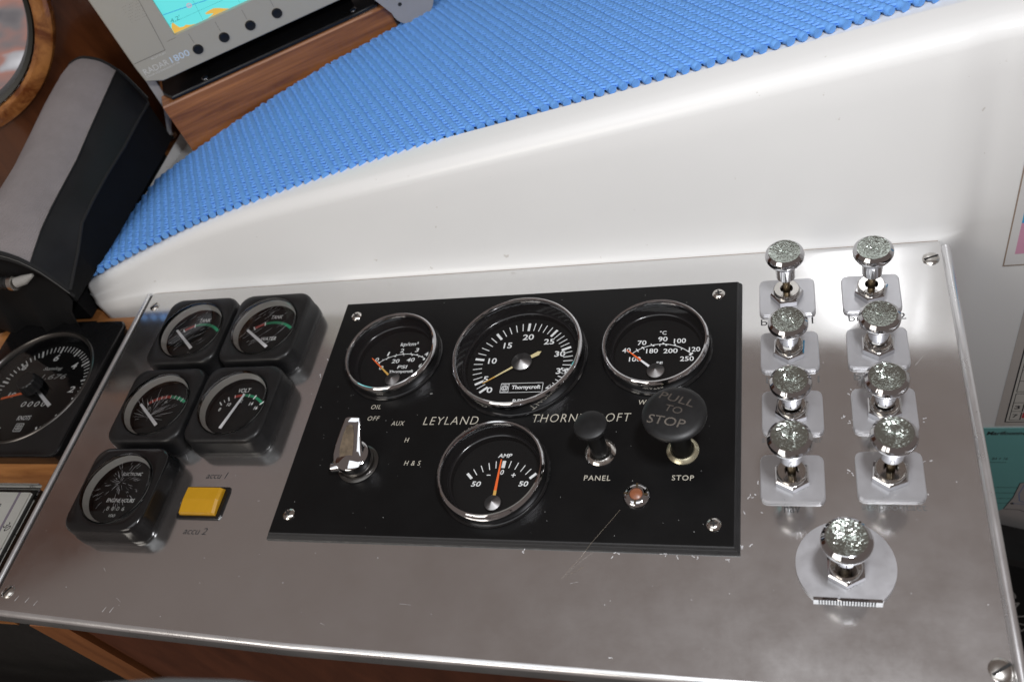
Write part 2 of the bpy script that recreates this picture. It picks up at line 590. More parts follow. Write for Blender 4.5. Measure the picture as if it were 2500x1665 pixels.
def circ(r, n=64, z=0.0, c=(0, 0)):
    return [(c[0] + r * math.cos(2 * PI * i / n), c[1] + r * math.sin(2 * PI * i / n), z) for i in range(n)]


def screw(parent, x, y, z, r=0.42, kind='cross', rot=0.3, mat='steel', h=0.16):
    b = MB()
    b.lathe([(r, z), (r * 0.98, z + h * 0.35), (r * 0.8, z + h * 0.75), (r * 0.45, z + h), (0.0001, z + h * 1.05)], 24, (x, y))
    o = b.build('screw', mat, parent)
    m = MB()
    zz = z + h * 1.08
    if kind == 'cross':
        for k in range(2):
            a = rot + k * PI / 2
            m.bar((x - math.cos(a) * r * 0.5, y - math.sin(a) * r * 0.5), (x + math.cos(a) * r * 0.5, y + math.sin(a) * r * 0.5), r * 0.26, r * 0.26, zz + 0.004 * k)
    else:
        a = rot
        m.bar((x - math.cos(a) * r * 0.9, y - math.sin(a) * r * 0.9), (x + math.cos(a) * r * 0.9, y + math.sin(a) * r * 0.9), r * 0.24, r * 0.24, zz)
    m.build('screw_slot', 'slot', o)
    return o


# ------------------------------------------------------------------ setting: white moulding, walls, wood
def sstep(a, b, x):
    t = min(1, max(0, (x - a) / (b - a)))
    return t * t * (3 - 2 * t)


def ledge(x, y):
    z = 10.43 + 0.156 * (x - 12.07) - 0.11 * (y - 12.47)
    if x < -18:
        z -= 0.0058 * (x + 18) ** 2
    return z


def base_y(x):
    y = 10.72 + 0.78 * sstep(23.0, 25.6, x)
    if x < -28:
        y -= 0.024 * (x + 28) ** 2
    return y


def lean(x):
    return (1.75 - 0.72 * sstep(22.6, 26.2, x)) * (0.55 + 0.45 * sstep(-34, -14, x))


def build_moulding():
    xs = list(np.concatenate([np.linspace(-33.8, 22.4, 48), np.linspace(22.6, 26.6, 17), np.linspace(27.6, 62, 14)]))
    cols = []
    cx, R = -33.8, 1.05
    for y in (34, 24, 16):
        cols.append((cx - R, y, (1, 0), cx - R))
    by = base_y(cx)
    for k in range(0, 9):
        a = PI + (PI / 2) * k / 9
        cols.append((cx + R * math.cos(a), by + R + R * math.sin(a), (-math.cos(a), -math.sin(a)), cx + R * math.cos(a)))
    for x in xs:
        cols.append((x, base_y(x), (0, 1), x))
    rows = []
    for (x, y, nrm, xe) in cols:
        rz = ledge(max(xe, -34.5), base_y(max(xe, -34.5)) + 1.8) - (0.12 * (y - 12) if y > 12.5 and xe < -34 else 0)
        ln = lean(xe)
        fl = 1 - sstep(23.1, 24.8, xe)
        prof = [(0.5 * fl - 0.5 * fl, -60), (0, -6), (0, -1.2), (-0.06 * fl, -0.05), (0.10 * fl, 0.10), (0.28 * fl, 0.34), (0.40 * fl, 0.8)]
        top = rz - 0.05
        for t in (0.15, 0.3, 0.5, 0.7, 0.85):
            prof.append((0.40 * fl + (ln - 0.4 - 0.40 * fl) * t, 0.8 + (top - 1.05 - 0.8) * t))
        for a in (10, 25, 40, 55, 70, 82):
            r = math.radians(a)
            prof.append((ln - 0.4 + 1.05 * (1 - math.cos(r)), top - 1.05 + 1.05 * math.sin(r)))
        prof.append((ln + 1.2, rz - 0.0))
        prof.append((ln + 2.2, rz - 0.02))
        kk = 0.42 + 0.58 * sstep(-34.5, -25, xe)
        prof = [(d * kk, z) for d, z in prof]
        rows.append([(x + nrm[0] * d, y + nrm[1] * d, z) for d, z in prof])
    b = MB()
    b.loft(rows, closed=False, smooth=True)
    o = b.build('white_wall', 'gelcoat', None, sharp=60)
    tag(o, 'glossy white moulded wall rising behind the aluminium panel', None, None, 'structure')
    # ledge on top
    g = MB()
    xs2 = np.linspace(-34.5, 62, 50)
    ys2 = np.linspace(0, 1, 14)
    lp = []
    for x in xs2:
        y0 = base_y(max(x, -33.8)) + (lean(x) + 1.0) * (0.42 + 0.58 * sstep(-34.5, -25, x))
        lp.append([(x, y0 + (60 - y0) * t * t, ledge(x, y0 + (60 - y0) * t * t) - 0.03) for t in ys2])
    g.loft(lp, closed=False, smooth=True)
    o2 = g.build('white_ledge', 'gelcoat', o, sharp=60)
    return o


moulding = build_moulding()

# dark wood bulkhead with window opening, plane parallel to the plotter front
WA = 0.5161158
WB = Vector((-31, 24.65, 0))
RW = Matrix.Rotation(WA, 4, 'Z')


def build_bulkhead():
    o = bpy.data.objects.new('wood_bulkhead', None)
    b = MB()
    hole = [(-14.6 + 9.75 * math.cos(2 * PI * i / 64), 18.0 + 9.75 * math.sin(2 * PI * i / 64)) for i in range(64)]
    hole.reverse()
    b.poly([(-60, -3), (15.5, -3), (15.5, 48), (-60, 48)], -9.5, -8.0, [hole])
    ob = b.build('wood_bulkhead', 'bulk', None, XZ)
    ob.location = WB * S
    ob.rotation_euler = (0, 0, WA)
    tag(ob, None, None, None, 'structure')
    bpy.data.objects.remove(o)
    return ob


bulkhead = build_bulkhead()

wd = MB()
wd.box(-75, -29.95, -13.1, 9.4, -3.0, -1.0)
wd.box(-75, -34.6, 9.4, 45, -3.0, -1.0)
counter = tag(wd.build('wood_counter', 'counter'), None, None, None, 'structure')
fl = MB()
fl.box(-160, 120, -90, 90, -62, -60)
tag(fl.build('floor', 'floor'), None, None, None, 'structure')

cb = thing('cabinet', 'dark mahogany cabinet front below the aluminium panel edge', 'cabinet', (0, -13.2, -60))
b = MB(); b.box(-24.3, 23.0, -0.15, 2, 0.1, 58.9); b.build('front_panel', 'cabinet', cb)
b = MB(); b.bbox(-27.3, -24.55, -0.45, 2, 0.1, 58.95, 0.2); b.build('corner_post', 'trimwood', cb)
b = MB(); b.box(-24.55, -24.3, 0.3, 2, 0.1, 58.9); b.build('groove', 'slot', cb)
b = MB(); b.box(-75, -27.3, 5.0, 6.0, 0.1, 56.9); b.build('side_panel', 'floor', cb)
b = MB(); b.bbox(-75, -27.4, 0.3, 1.6, 28.0, 30.2, 0.1); b.build('rail', 'cast_grey', cb)


# ------------------------------------------------------------------ blue matting, rib by rib
def mat_front(x):
    pts = [(-36, 10.3), (-32.3, 10.75), (-24, 12.35), (-16.6, 13.46), (-9, 14.3), (-2.1, 14.85), (6, 15.05), (15.5, 15.12), (22.3, 15.6), (40, 16.6), (70, 18)]
    return float(np.interp(x, [p[0] for p in pts], [p[1] for p in pts]))


def mat_inside(x, y):
    d = Vector((x, y, 0)) - WB
    s_ = d.x * math.cos(WA) + d.y * math.sin(WA)
    t_ = -d.x * math.sin(WA) + d.y * math.cos(WA)      # >0 behind the wooden base
    if s_ < 19.6 and t_ > -0.25:
        return False
    if s_ < -2 and t_ > -0.25:
        return False
    return x > -34.2 and y < 47


def build_mat():
    t = thing('non_slip_mat', 'ribbed blue foam non-slip mat on the ledge above the white wall', 'mat', (0, 0, 0))
    rd = np.array([-0.568, 0.823])
    rd /= np.linalg.norm(rd)
    nr = 8
    cs, sn = np.cos(np.linspace(0, 2 * PI, nr, endpoint=False)), np.sin(np.linspace(0, 2 * PI, nr, endpoint=False))
    x = -33.6
    side = np.array([rd[1], -rd[0]])
    rnd = np.random.RandomState(2)
    k = 0
    while x < 52:
        y = mat_front(x)
        L = 0.0
        while mat_inside(x + rd[0] * (L + 0.2), y + rd[1] * (L + 0.2)) and L < 46:
            L += 0.2
        if L > 0.4:
            step = 0.12
            n = max(3, int(L / step) + 1)
            l = np.linspace(0, L, n)
            ph = rnd.rand() * 6
            rad = 0.25 * (1 + 0.10 * np.cos(l * 2 * PI / 0.46 + ph * .15 + k * PI))
            wob = 0.02 * np.sin(l * 1.3 + ph)
            px = x + rd[0] * l + side[0] * wob
            py = y + rd[1] * l + side[1] * wob
            dn = 0.12 * np.clip(1 - l / 0.5, 0, 1)
            pz = np.array([ledge(a, c) for a, c in zip(px, py)]) + 0.26 + 0.012 * np.cos(l * 2 * PI / 0.36 + ph) - dn * 0.3
            V = np.zeros((n, nr, 3))
            V[:, :, 0] = px[:, None] + side[0] * rad[:, None] * cs
            V[:, :, 1] = py[:, None] + side[1] * rad[:, None] * cs
            V[:, :, 2] = pz[:, None] + rad[:, None] * sn
            V = V.reshape(-1, 3)
            i, j = np.meshgrid(np.arange(n - 1), np.arange(nr), indexing='ij')
            j2 = (j + 1) % nr
            F = np.stack([i * nr + j, i * nr + j2, (i + 1) * nr + j2, (i + 1) * nr + j], -1).reshape(-1, 4)
            me = bpy.data.meshes.new('rib')
            me.from_pydata((V * S).tolist(), [], F.tolist() + [list(range(nr - 1, -1, -1)), list(range((n - 1) * nr, n * nr))])
            sm = [True] * len(F) + [False, False]
            me.polygons.foreach_set('use_smooth', sm)
            me.materials.append(M['blue'])
            me.update()
            me.set_sharp_from_angle(angle=math.radians(60))
            link('rib', me, t)
        x += 0.687
        k += 1
    # woven strands that join the ribs
    xs = np.linspace(-33.9, 55, 90)
    lp = []
    for x in xs:
        y0 = mat_front(x) + 0.12
        y1 = y0
        while mat_inside(x, y1 + 0.2) and y1 < 46:
            y1 += 0.2
        lp.append([(x, y0 + (y1 - y0) * q, ledge(x, y0 + (y1 - y0) * q) + 0.29) for q in np.linspace(0, 1, 10)])
    b = MB()
    b.loft(lp, closed=False, smooth=True)
    b.build('backing_mesh', 'blue', t)
    # cross strands, rows across the ribs
    b = MB()
    cnt = 0
    for q in np.arange(0.4, 30, 0.46):
        pts = []
        for x in np.arange(-34, 55, 0.344):
            y = mat_front(x + 0.57 * q) + 0.82 * q
            if mat_inside(x, y):
                pts.append((x, y, ledge(x, y) + 0.375 + 0.03 * math.cos((x) * 2 * PI / 0.687)))
            else:
                if len(pts) > 3:
                    b.tube(pts, 0.10, 5)
                pts = []
        if len(pts) > 3:
            b.tube(pts, 0.10, 5)
    o = b.build('cross_strand', 'blue', t)
    o['kind'] = 'stuff'
    return t


build_mat()


# ------------------------------------------------------------------ aluminium panel
def build_panel():
    t = thing('aluminium_panel', 'large brushed aluminium instrument panel screwed onto the console', 'panel', (0, 0, 0))
    bot = [(-29.4, -13.25), (-20, -13.62), (-9.5, -13.95), (3.5, -14.05), (10, -14.1), (23.3, -14.1)]
    outer = bot + [(23.3, 10.66), (-29.4, 10.66)]
    b = MB()
    b.poly(outer, -0.16, 0.0)
    b.build('sheet', 'alu', t)
    # rounded front edge that turns down
    lp = []
    for (x, y) in bot:
        lp.append([(x, y + 0.02, 0.002), (x, y - 0.10, 0.0), (x, y - 0.20, -0.05), (x, y - 0.27, -0.13), (x, y - 0.30, -0.25), (x, y - 0.30, -1.05), (x, y - 0.18, -1.05), (x, y - 0.18, -0.2)])
    b = MB(); b.loft(lp, closed=False, smooth=True); b.build('front_lip', 'alu_edge', t)
    # left moulding: bead, dark gap
    b = MB(); b.tube([(-29.72, -13.3, 0.02), (-29.72, 10.5, 0.02)], 0.17, 12); b.build('edge_bead', 'alu_edge', t)
    b = MB(); b.box(-29.52, -29.42, -13.2, 10.5, -0.3, -0.03); b.build('edge_gap', 'slot', t)
    # right moulding
    b = MB(); b.tube([(23.52, -14.2, 0.10), (23.52, 10.1, 0.10), (23.5, 10.2, 0.02)], [0.23, 0.23, 0.12], 14); b.build('edge_bead', 'alu_edge', t)
    b = MB(); b.box(23.25, 23.6, -14.1, 10.0, -1.0, -0.02); b.build('edge_strip', 'alu_edge', t)
    b = MB(); b.box(-29.3, 23.2, 10.665, 10.70, -.1, 0.006); b.build('edge_joint', 'stain', t)
    for (x, y, r, a, kd) in ((-28.7, 9.38, 0.36, 0.9, 'slot'), (22.7, 9.38, 0.44, 0.35, 'slot'), (-28.7, -12.2, 0.40, 1.0, 'slot'), (22.85, -12.9, 0.50, 0.6, 'slot')):
        screw(t, x, y, 0.0, r, kd, a, 'steel', 0.14)
    textmesh('accu 1', -17.6, -4.42, 1.45, 0.42, 0.006, 'ink', t, shear=0.22)
    textmesh('accu 2', -17.56, -8.02, 1.56, 0.42, 0.006, 'ink', t, shear=0.22)
    textmesh('binnen 1', 15.07, 5.42, 2.74, 0.42, 0.006, 'ink', t)
    textmesh('binnen 2', 19.65, 5.46, 2.84, 0.42, 0.006, 'ink', t)
    textmesh('buiten 1', 15.27, 1.52, 2.64, 0.42, 0.006, 'ink_worn', t)
    textmesh('buiten 2', 19.6, 1.62, 2.66, 0.42, 0.006, 'ink_worn', t)
    textmesh('stoomlicht er', 15.15, -2.10, 2.9, 0.36, 0.006, 'ink_worn', t)
    textmesh('nav', 15.05, -5.98, 0.74, 0.32, 0.006, 'ink', t)
    textmesh('stopcontact', 19.5, -5.82, 2.76, 0.40, 0.006, 'ink_worn', t)
    # white sealant crumbs
    b = MB()
    rr = random.Random(3)
    spots = [(17.96, .62), (17.63, -.82), (18.01, -1.07), (18.48, -1.93), (21.09, -1.0), (21.08, -3.32), (21.07, -5.08), (17.74, -3.84), (13.5, -4.68), (13.3, -5.25), (13.6, -6.2),
             (6.94, -8.57), (9.12, -8.61), (9.63, -8.65), (9.86, -8.64), (10.65, -8.55), (12.11, -8.68), (12.86, -6.36), (12.87, -7.9), (6.94, -13.5), (2.1, -8.5), (-13.0, 2.6), (-12.9, 3.9)]
    for (x, y) in spots:
        for _ in range(rr.randint(1, 4)):
            px, py = x + rr.gauss(0, .10), y + rr.gauss(0, .10)
            a = rr.random() * 6
            pts = [(px + math.cos(a) * q + rr.gauss(0, .015), py + math.sin(a) * q + rr.gauss(0, .015), 0.012) for q in np.linspace(0, rr.uniform(.05, .20), 4)]
            b.tube(pts, [rr.uniform(.006, .024) for _q in pts], 5)
    o = b.build('sealant_residue', 'residue', t); o['kind'] = 'stuff'
    # fine scratches and specks
    b = MB()
    for _ in range(26):
        x, y = rr.uniform(-28, 22.5), rr.uniform(-13, 9)
        a = rr.gauss(0, 0.7)
        L_ = rr.uniform(.1, .7) if rr.random() < .7 else rr.uniform(.6, 1.6)
        b.bar((x, y), (x + math.cos(a) * L_, y + math.sin(a) * L_), 0.008, 0.003, 0.004)
    for _ in range(110):
        x, y = rr.uniform(-28.5, 23), rr.uniform(-13.3, 10)
        b.disc(rr.uniform(.010, .024), 0.005 + rr.random() * .001, 6, (x, y))
    for x, y in ((-27.9, -12.7), (-27.1, -12.75), (-26.4, -12.9), (-21.5, -13.0), (-21.0, -13.0)):
        b.bar((x, y), (x + .12, y + .3), 0.03, 0.01, 0.004)
    o = b.build('scratch', 'residue', t); o['kind'] = 'stuff'
    return t


build_panel()


# ------------------------------------------------------------------ black engine panel
GA = {'oil': (-7.846, 3.497, 2.95), 'tach': (0.252, 3.098, 3.868), 'temp': (8.129, 3.47, 2.95), 'amp': (0.024, -4.518, 2.95)}


def build_plate():
    t = thing('instrument_board', 'black engine instrument plate with engraved lettering on the aluminium panel', 'panel', (0, 0, 0.0))
    holes = []
    for x, y, r in GA.values():
        h = circ(r - 0.32, 64, 0, (x, y))
        holes.append([(p[0], p[1]) for p in reversed(h)])
    W, H = 12.43, 8.15
    b = MB()
    b.poly([(-W, -H), (W, -H), (W, H), (-W, H)], None, 0.42, holes)
    b.build('plate', 'plate', t)
    b = MB()
    z1 = 0.418
    loops = []
    for i, z in ((0, z1), (0.06, z1 - 0.03), (0.12, 0.27), (0.145, 0.255), (0.25, 0.13), (0.27, 0.005)):
        loops.append([(-W - i * .9, -H - i, z), (W + i, -H - i, z), (W + i, H + i * .3, z), (-W - i * .9, H + i * .3, z)])
    b.loft(loops)
    b.build('bevelled_edge', 'plate_edge', t)
    for x, y, a in ((-11.5, 7.05, .7), (11.42, 7.28, .2), (-11.55, -7.05, .75), (11.5, -7.06, .1)):
        screw(t, x, y, 0.42, 0.36, 'cross', a, 'chrome_old', 0.17)
    z = 0.426
    for s, x0, x1, y, h in (('OIL', -8.47, -7.84, -0.15, .30), ('OFF', -8.48, -7.72, -.95, .30), ('AUX', -6.86, -6.04, -1.31, .30), ('H', -5.74, -5.48, -2.43, .30), ('H & S', -5.39, -4.41, -3.92, .30),
                            ('LEYLAND', -4.87, -1.55, -1.28, .52), ('THORNYCROFT', 1.62, 7.05, -1.2, .52), ('WATER', 7.39, 8.85, -.15, .29), ('PANEL', 4.91, 6.29, -4.75, .29), ('STOP', 9.39, 10.47, -4.7, .29)):
        textmesh(s, (x0 + x1) / 2, y + h / 2, x1 - x0, h, z, 'engrave', t, shear=0.16 if s not in ('PANEL', 'STOP') else 0.05, bold=-0.012 if h > .4 else 0.0, spacing=1.15)
    # dust specks
    b = MB()
    rr = random.Random(9)
    for _ in range(110):
        x, y = rr.uniform(-12, 12), rr.uniform(-7.9, 7.9)
        if any((x - g[0]) ** 2 + (y - g[1]) ** 2 < (g[2] + .1) ** 2 for g in GA.values()):
            continue
        b.disc(rr.uniform(.008, .022), 0.424, 5, (x, y))
    b.bar((1.9, 1.55 - 2.7), (2.05, 1.62 - 2.7), .03, .02, 0.4245)
    b.bar((-4.9, .85), (-4.75, .87), .05, .03, 0.4245)
    o = b.build('dust', 'print_dim', t); o['kind'] = 'stuff'
    b = MB(); b.tube([(6.95, -6.39, .45), (6.4, -7.2, .46), (5.65, -8.25, .44), (5.2, -8.8, .16), (4.29, -9.9, 0.02), (5.36, -9.23, 0.02)], 0.0045, 5)
    h = b.build('hair', 'hair', None)
    tag(h, 'single pale hair lying over the lower edge of the black plate', 'hair')
    return t


build_plate()


def round_gauge(key, name, label, big=False):
    x, y, R = GA[key]
    t = thing(name, label, 'gauge', (x, y, 0))
    dz = 0.15 if big else 0.0
    b = MB()
    b.lathe([(R + .02, 0.56), (R + .05, 0.95 + dz), (R + .03, 1.18 + dz), (R - .03, 1.32 + dz), (R - .12, 1.385 + dz), (R - .20, 1.36 + dz), (R - .245, 1.27 + dz), (R - .26, 1.12 + dz)], 96)
    b.build('bezel', 'chrome', t)
    b = MB(); b.lathe([(R - .32, .424), (R + .13, .424), (R + .14, .50), (R + .08, .57), (R - .05, .60)], 96); b.build('flange', 'black_gloss', t)
    b = MB()
    b.lathe([(R - .262, 1.14 + dz), (R - .30, 0.95 + dz), (R - .36, 0.56), (R - .38, 0.49), (R - .43, 0.44), (R - .50, 0.42), (R - .52, 0.02)], 72)
    b.build('inner_wall', 'inner', t)
    d = MB(); d.disc(R - .51, 0.03, 72); dl = d.build('dial', 'dial', t)
    g = MB(); g.disc(R - .27, 1.12 + dz, 64); gl = g.build('glass', 'glass', t)
    return t, dl


ZD = 0.036


def pointer(t, base, tip, w0, w1, z, mat, mat2=None, split=0.55, name='pointer'):
    v = Vector((tip[0] - base[0], tip[1] - base[1]))
    mid = (base[0] + v.x * split, base[1] + v.y * split)
    if mat2:
        wm = w0 + (w1 - w0) * split
        b = MB(); b.bar(base, mid, w0, wm, z); b.bar(base, mid, w0 * .5, wm * .5, z - .04); o = b.build(name, mat, t)
        b = MB(); b.bar(mid, tip, wm, w1, z); b.build('pointer_tip', mat2, o)
    else:
        d = v.normalized()
        nx, ny = -d.y, d.x
        b = MB()
        loops = []
        for p, w_ in ((base, w0), (tip, w1)):
            loops.append([(p[0] + nx * w_ / 2, p[1] + ny * w_ / 2, z), (p[0] + nx * w_ / 2, p[1] + ny * w_ / 2, z - .03), (p[0] - nx * w_ / 2, p[1] - ny * w_ / 2, z - .03), (p[0] - nx * w_ / 2, p[1] - ny * w_ / 2, z)])
        b.loft(loops, True, True)
        o = b.build(name, mat, t)
    return o


def hub(t, x, y, r, z, mat='cone', apex=0.16):
    b = MB()
    b.lathe([(r * .96, z - .14), (r, z - .02), (r * .97, z), (0.001, z + apex)], 40, (x, y))
    return b.build('hub', mat, t)


def prints(dl, items, z, mat='print', shear=0.0, bold=0.015, hs=1.0):
    for s, cx, cy, w_, h_ in items:
        textmesh(s, cx, cy, w_, h_ * hs, z, mat, dl, name='numeral' if s[0].isdigit() else 'lettering', shear=shear, bold=bold)


def circle3(p, q, r):
    ax, ay, bx_, by_, cx, cy = *p, *q, *r
    d = 2 * (ax * (by_ - cy) + bx_ * (cy - ay) + cx * (ay - by_))
    ux = ((ax * ax + ay * ay) * (by_ - cy) + (bx_ * bx_ + by_ * by_) * (cy - ay) + (cx * cx + cy * cy) * (ay - by_)) / d
    uy = ((ax * ax + ay * ay) * (cx - bx_) + (bx_ * bx_ + by_ * by_) * (ax - cx) + (cx * cx + cy * cy) * (bx_ - ax)) / d
    return ux, uy, math.hypot(ax - ux, ay - uy)


# tachometer
t, dl = round_gauge('tach', 'tachometer', 'large round chrome tachometer with scale from 0 to 40', True)
prints(dl, [('0', -1.69, -1.80, .34, .39), ('5', -2.06, -1.02, .30, .40), ('10', -1.88, .29, .53, .41), ('15', -1.11, 1.40, .52, .42), ('20', .08, 1.97, .68, .42), ('25', 1.42, 1.57, .63, .41), ('30', 2.2, .64, .65, .40), ('35', 2.44, -.59, .63, .41), ('40', 1.98, -1.72, .63, .40)], ZD)
textmesh('Thornycroft', .50, -1.69, 1.72, .36, ZD, 'print', dl, shear=.05, bold=.03)
textmesh('RPM', .27, -2.61, .85, .26, ZD, 'print', dl, bold=.01)
b = MB()
x0, x1, y0, y1 = -1.03, 1.48, -2.01, -1.37
for p, q in (((x0, y0), (x1, y0)), ((x1, y0), (x1, y1)), ((x1, y1), (x0, y1)), ((x0, y1), (x0, y0)), ((-.55, y0), (-.55, y1)), ((x0, -1.43), (-.55, -1.43)), ((x0, -1.95), (-.55, -1.95))):
    b.bar(p, q, .03, .03, ZD)
for r_ in (.20, .10):
    b.ring(r_ - .035, r_, ZD + .002, n=20, c=(-.79, -1.69))
for k in range(6):
    a = k * PI / 3
    b.bar((-.79 + .10 * math.cos(a), -1.69 + .10 * math.sin(a)), (-.79 + .17 * math.cos(a + .6), -1.69 + .17 * math.sin(a + .6)), .03, .03, ZD + .003)
b.build('emblem_box', 'print', dl)
# angles (deg) of majors measured on the dial
maj = [(0, 221), (5, 207.8), (10, 171.2), (15, 130.2), (20, 89.6), (25, 52.9), (30, 21.6), (35, -10), (40, -41)]
for i, (val, a) in enumerate(maj):
    r_ = math.radians(a)
    b = MB(); b.bar((3.02 * math.cos(r_), 3.02 * math.sin(r_)), (2.44 * math.cos(r_), 2.44 * math.sin(r_)), .15, .15, ZD); b.build('scale_mark', 'print', dl)
    if i + 1 < len(maj):
        n = 2 if i == 0 else 5
        for k in range(1, n):
            q = math.radians(a + (maj[i + 1][1] - a) * k / n)
            b = MB(); b.bar((3.02 * math.cos(q), 3.02 * math.sin(q)), (2.46 * math.cos(q), 2.46 * math.sin(q)), .05, .05, ZD); b.build('scale_mark', 'print', dl)
pointer(t, (0.3, .17), (-2.11, -1.47), .17, .06, .24, 'cream_pt', 'yellow_pt', .72)
b = MB(); b.add([(.3, .10, .24), (1.0, .44, .24), (1.12, .72, .24), (.9, .72, .24), (.25, .28, .24)], [(0, 1, 2, 3, 4)]); b.build('pointer_tail', 'cream_pt', t)
hub(t, .03, 0, .62, .30, apex=.2)

# temperature gauge
t, dl = round_gauge('temp', 'temperature_gauge', 'round chrome water temperature gauge with Celsius and Fahrenheit scales')
prints(dl, [('°C', .22, 1.50, .38, .28), ('90', .23, 1.05, .52, .33), ('70', -.94, .84, .50, .33), ('100', 1.19, .88, .67, .33), ('40', -1.79, .34, .48, .33), ('120', 2.02, .25, .62, .32), ('180', -.33, .24, .66, .32), ('200', .70, .20, .79, .32), ('100', -1.26, -.30, .66, .32), ('250', 1.63, -.38, .75, .32), ('°F', .14, -.65, .35, .27)], ZD, bold=.012)


def scale_arc(dl, p, q, r, outer, inner, w_=.045):
    cx, cy, R_ = circle3(p, q, r)
    a0, a1 = math.atan2(p[1] - cy, p[0] - cx), math.atan2(r[1] - cy, r[0] - cx)
    b = MB(); b.ring(R_ - w_ / 2, R_ + w_ / 2, ZD, a0, a1, 40, (cx, cy)); b.build('scale_arc', 'print', dl)
    for f, ww, ll in outer:
        a = a0 + (a1 - a0) * f
        b = MB(); b.bar((cx + R_ * math.cos(a), cy + R_ * math.sin(a)), (cx + (R_ + ll) * math.cos(a), cy + (R_ + ll) * math.sin(a)), ww, ww, ZD + .003); b.build('scale_mark', 'print', dl)
    for f, ww, ll in inner:
        a = a0 + (a1 - a0) * f
        b = MB(); b.bar((cx + R_ * math.cos(a), cy + R_ * math.sin(a)), (cx + (R_ - ll) * math.cos(a), cy + (R_ - ll) * math.sin(a)), ww, ww, ZD + .003); b.build('scale_mark', 'print', dl)


scale_arc(dl, (-1.46, .09), (.22, .69), (1.86, -.06), [(0, .05, .2), (.1, .05, .13), (.19, .10, .08), (.33, .05, .12), (.51, .10, .10), (.69, .10, .10), (.93, .05, .17), (1, .10, .1)], [(.10, .05, .13), (.2, .05, .15), (.36, .10, .10), (.46, .05, .13), (.56, .10, .10), (.82, .05, .13), (1, .12, .14)])
pointer(t, (-.02, -1.3), (-1.73, .22), .17, .05, .24, 'white_pt', 'orange', .5)
hub(t, -.01, -1.30, .49, .30)

# oil gauge
t, dl = round_gauge('oil', 'oil_pressure_gauge', 'round chrome oil pressure gauge above the key switch')
prints(dl, [('kp/cm²', .48, 1.38, 1.21, .36), ('1', -.78, .71, .16, .30), ('2', .09, .93, .25, .30), ('3', 1.10, .93, .25, .30), ('4', 1.80, .59, .25, .30), ('0', -1.45, .29, .24, .30), ('0', -1.0, -.34, .27, .30), ('20', -.15, .13, .52, .30), ('40', .85, .19, .53, .30), ('60', 1.72, -.27, .43, .30), ('PSI', .42, -.33, .66, .25)], ZD, shear=.10)
textmesh('Thornycroft', .42, -.70, 1.60, .27, ZD, 'print', dl, shear=.12, bold=.025)
scale_arc(dl, (-1.25, .05), (.5, .65), (1.77, .26), [(0, .08, .1), (.09, .04, .1), (.2, .10, .08), (.36, .04, .12), (.5, .10, .08), (.66, .04, .12), (.8, .10, .08), (.92, .04, .1)], [(0, .08, .1), (.16, .04, .1), (.34, .10, .10), (.52, .04, .12), (.70, .10, .1), (.86, .04, .12), (1, .12, .14)])
pointer(t, (.1, -1.36), (-1.70, .27), .15, .06, .24, 'yellow_pt', 'orange', .55)
hub(t, .12, -1.38, .47, .30)

# ammeter
t, dl = round_gauge('amp', 'ammeter', 'round chrome ammeter with plus and minus 50 scale, lowest gauge of the black plate')
prints(dl, [('AMP', .25, 1.45, .79, .25), ('-', -.48, .25, .24, .05), ('+', .92, .26, .25, .24), ('0', .25, .43, .20, .30), ('50', -1.10, -.29, .55, .31), ('50', 1.55, -.25, .53, .31)], ZD, shear=.15)
tk = [(-1.56, .18), (-1.28, .42), (-.92, .63), (-.54, .78), (-.17, .88), (.26, .91), (.62, .90), (1.01, .81), (1.38, .67), (1.71, .47), (2.01, .22)]
for i, (x, y) in enumerate(tk):
    v = Vector((x - .13, y + 1.52)).normalized()
    ww = .15 if i in (0, 10) else (.2 if i == 5 else .045)
    h_ = .22
    b = MB(); b.bar((x - v.x * h_, y - v.y * h_), (x + v.x * h_, y + v.y * h_), ww, ww, ZD); b.build('scale_mark', 'print', dl)
pointer(t, (.13, -1.5), (.15, 1.11), .19, .07, .24, 'yellow_pt', 'orange', .28)
hub(t, .13, -1.52, .45, .30)


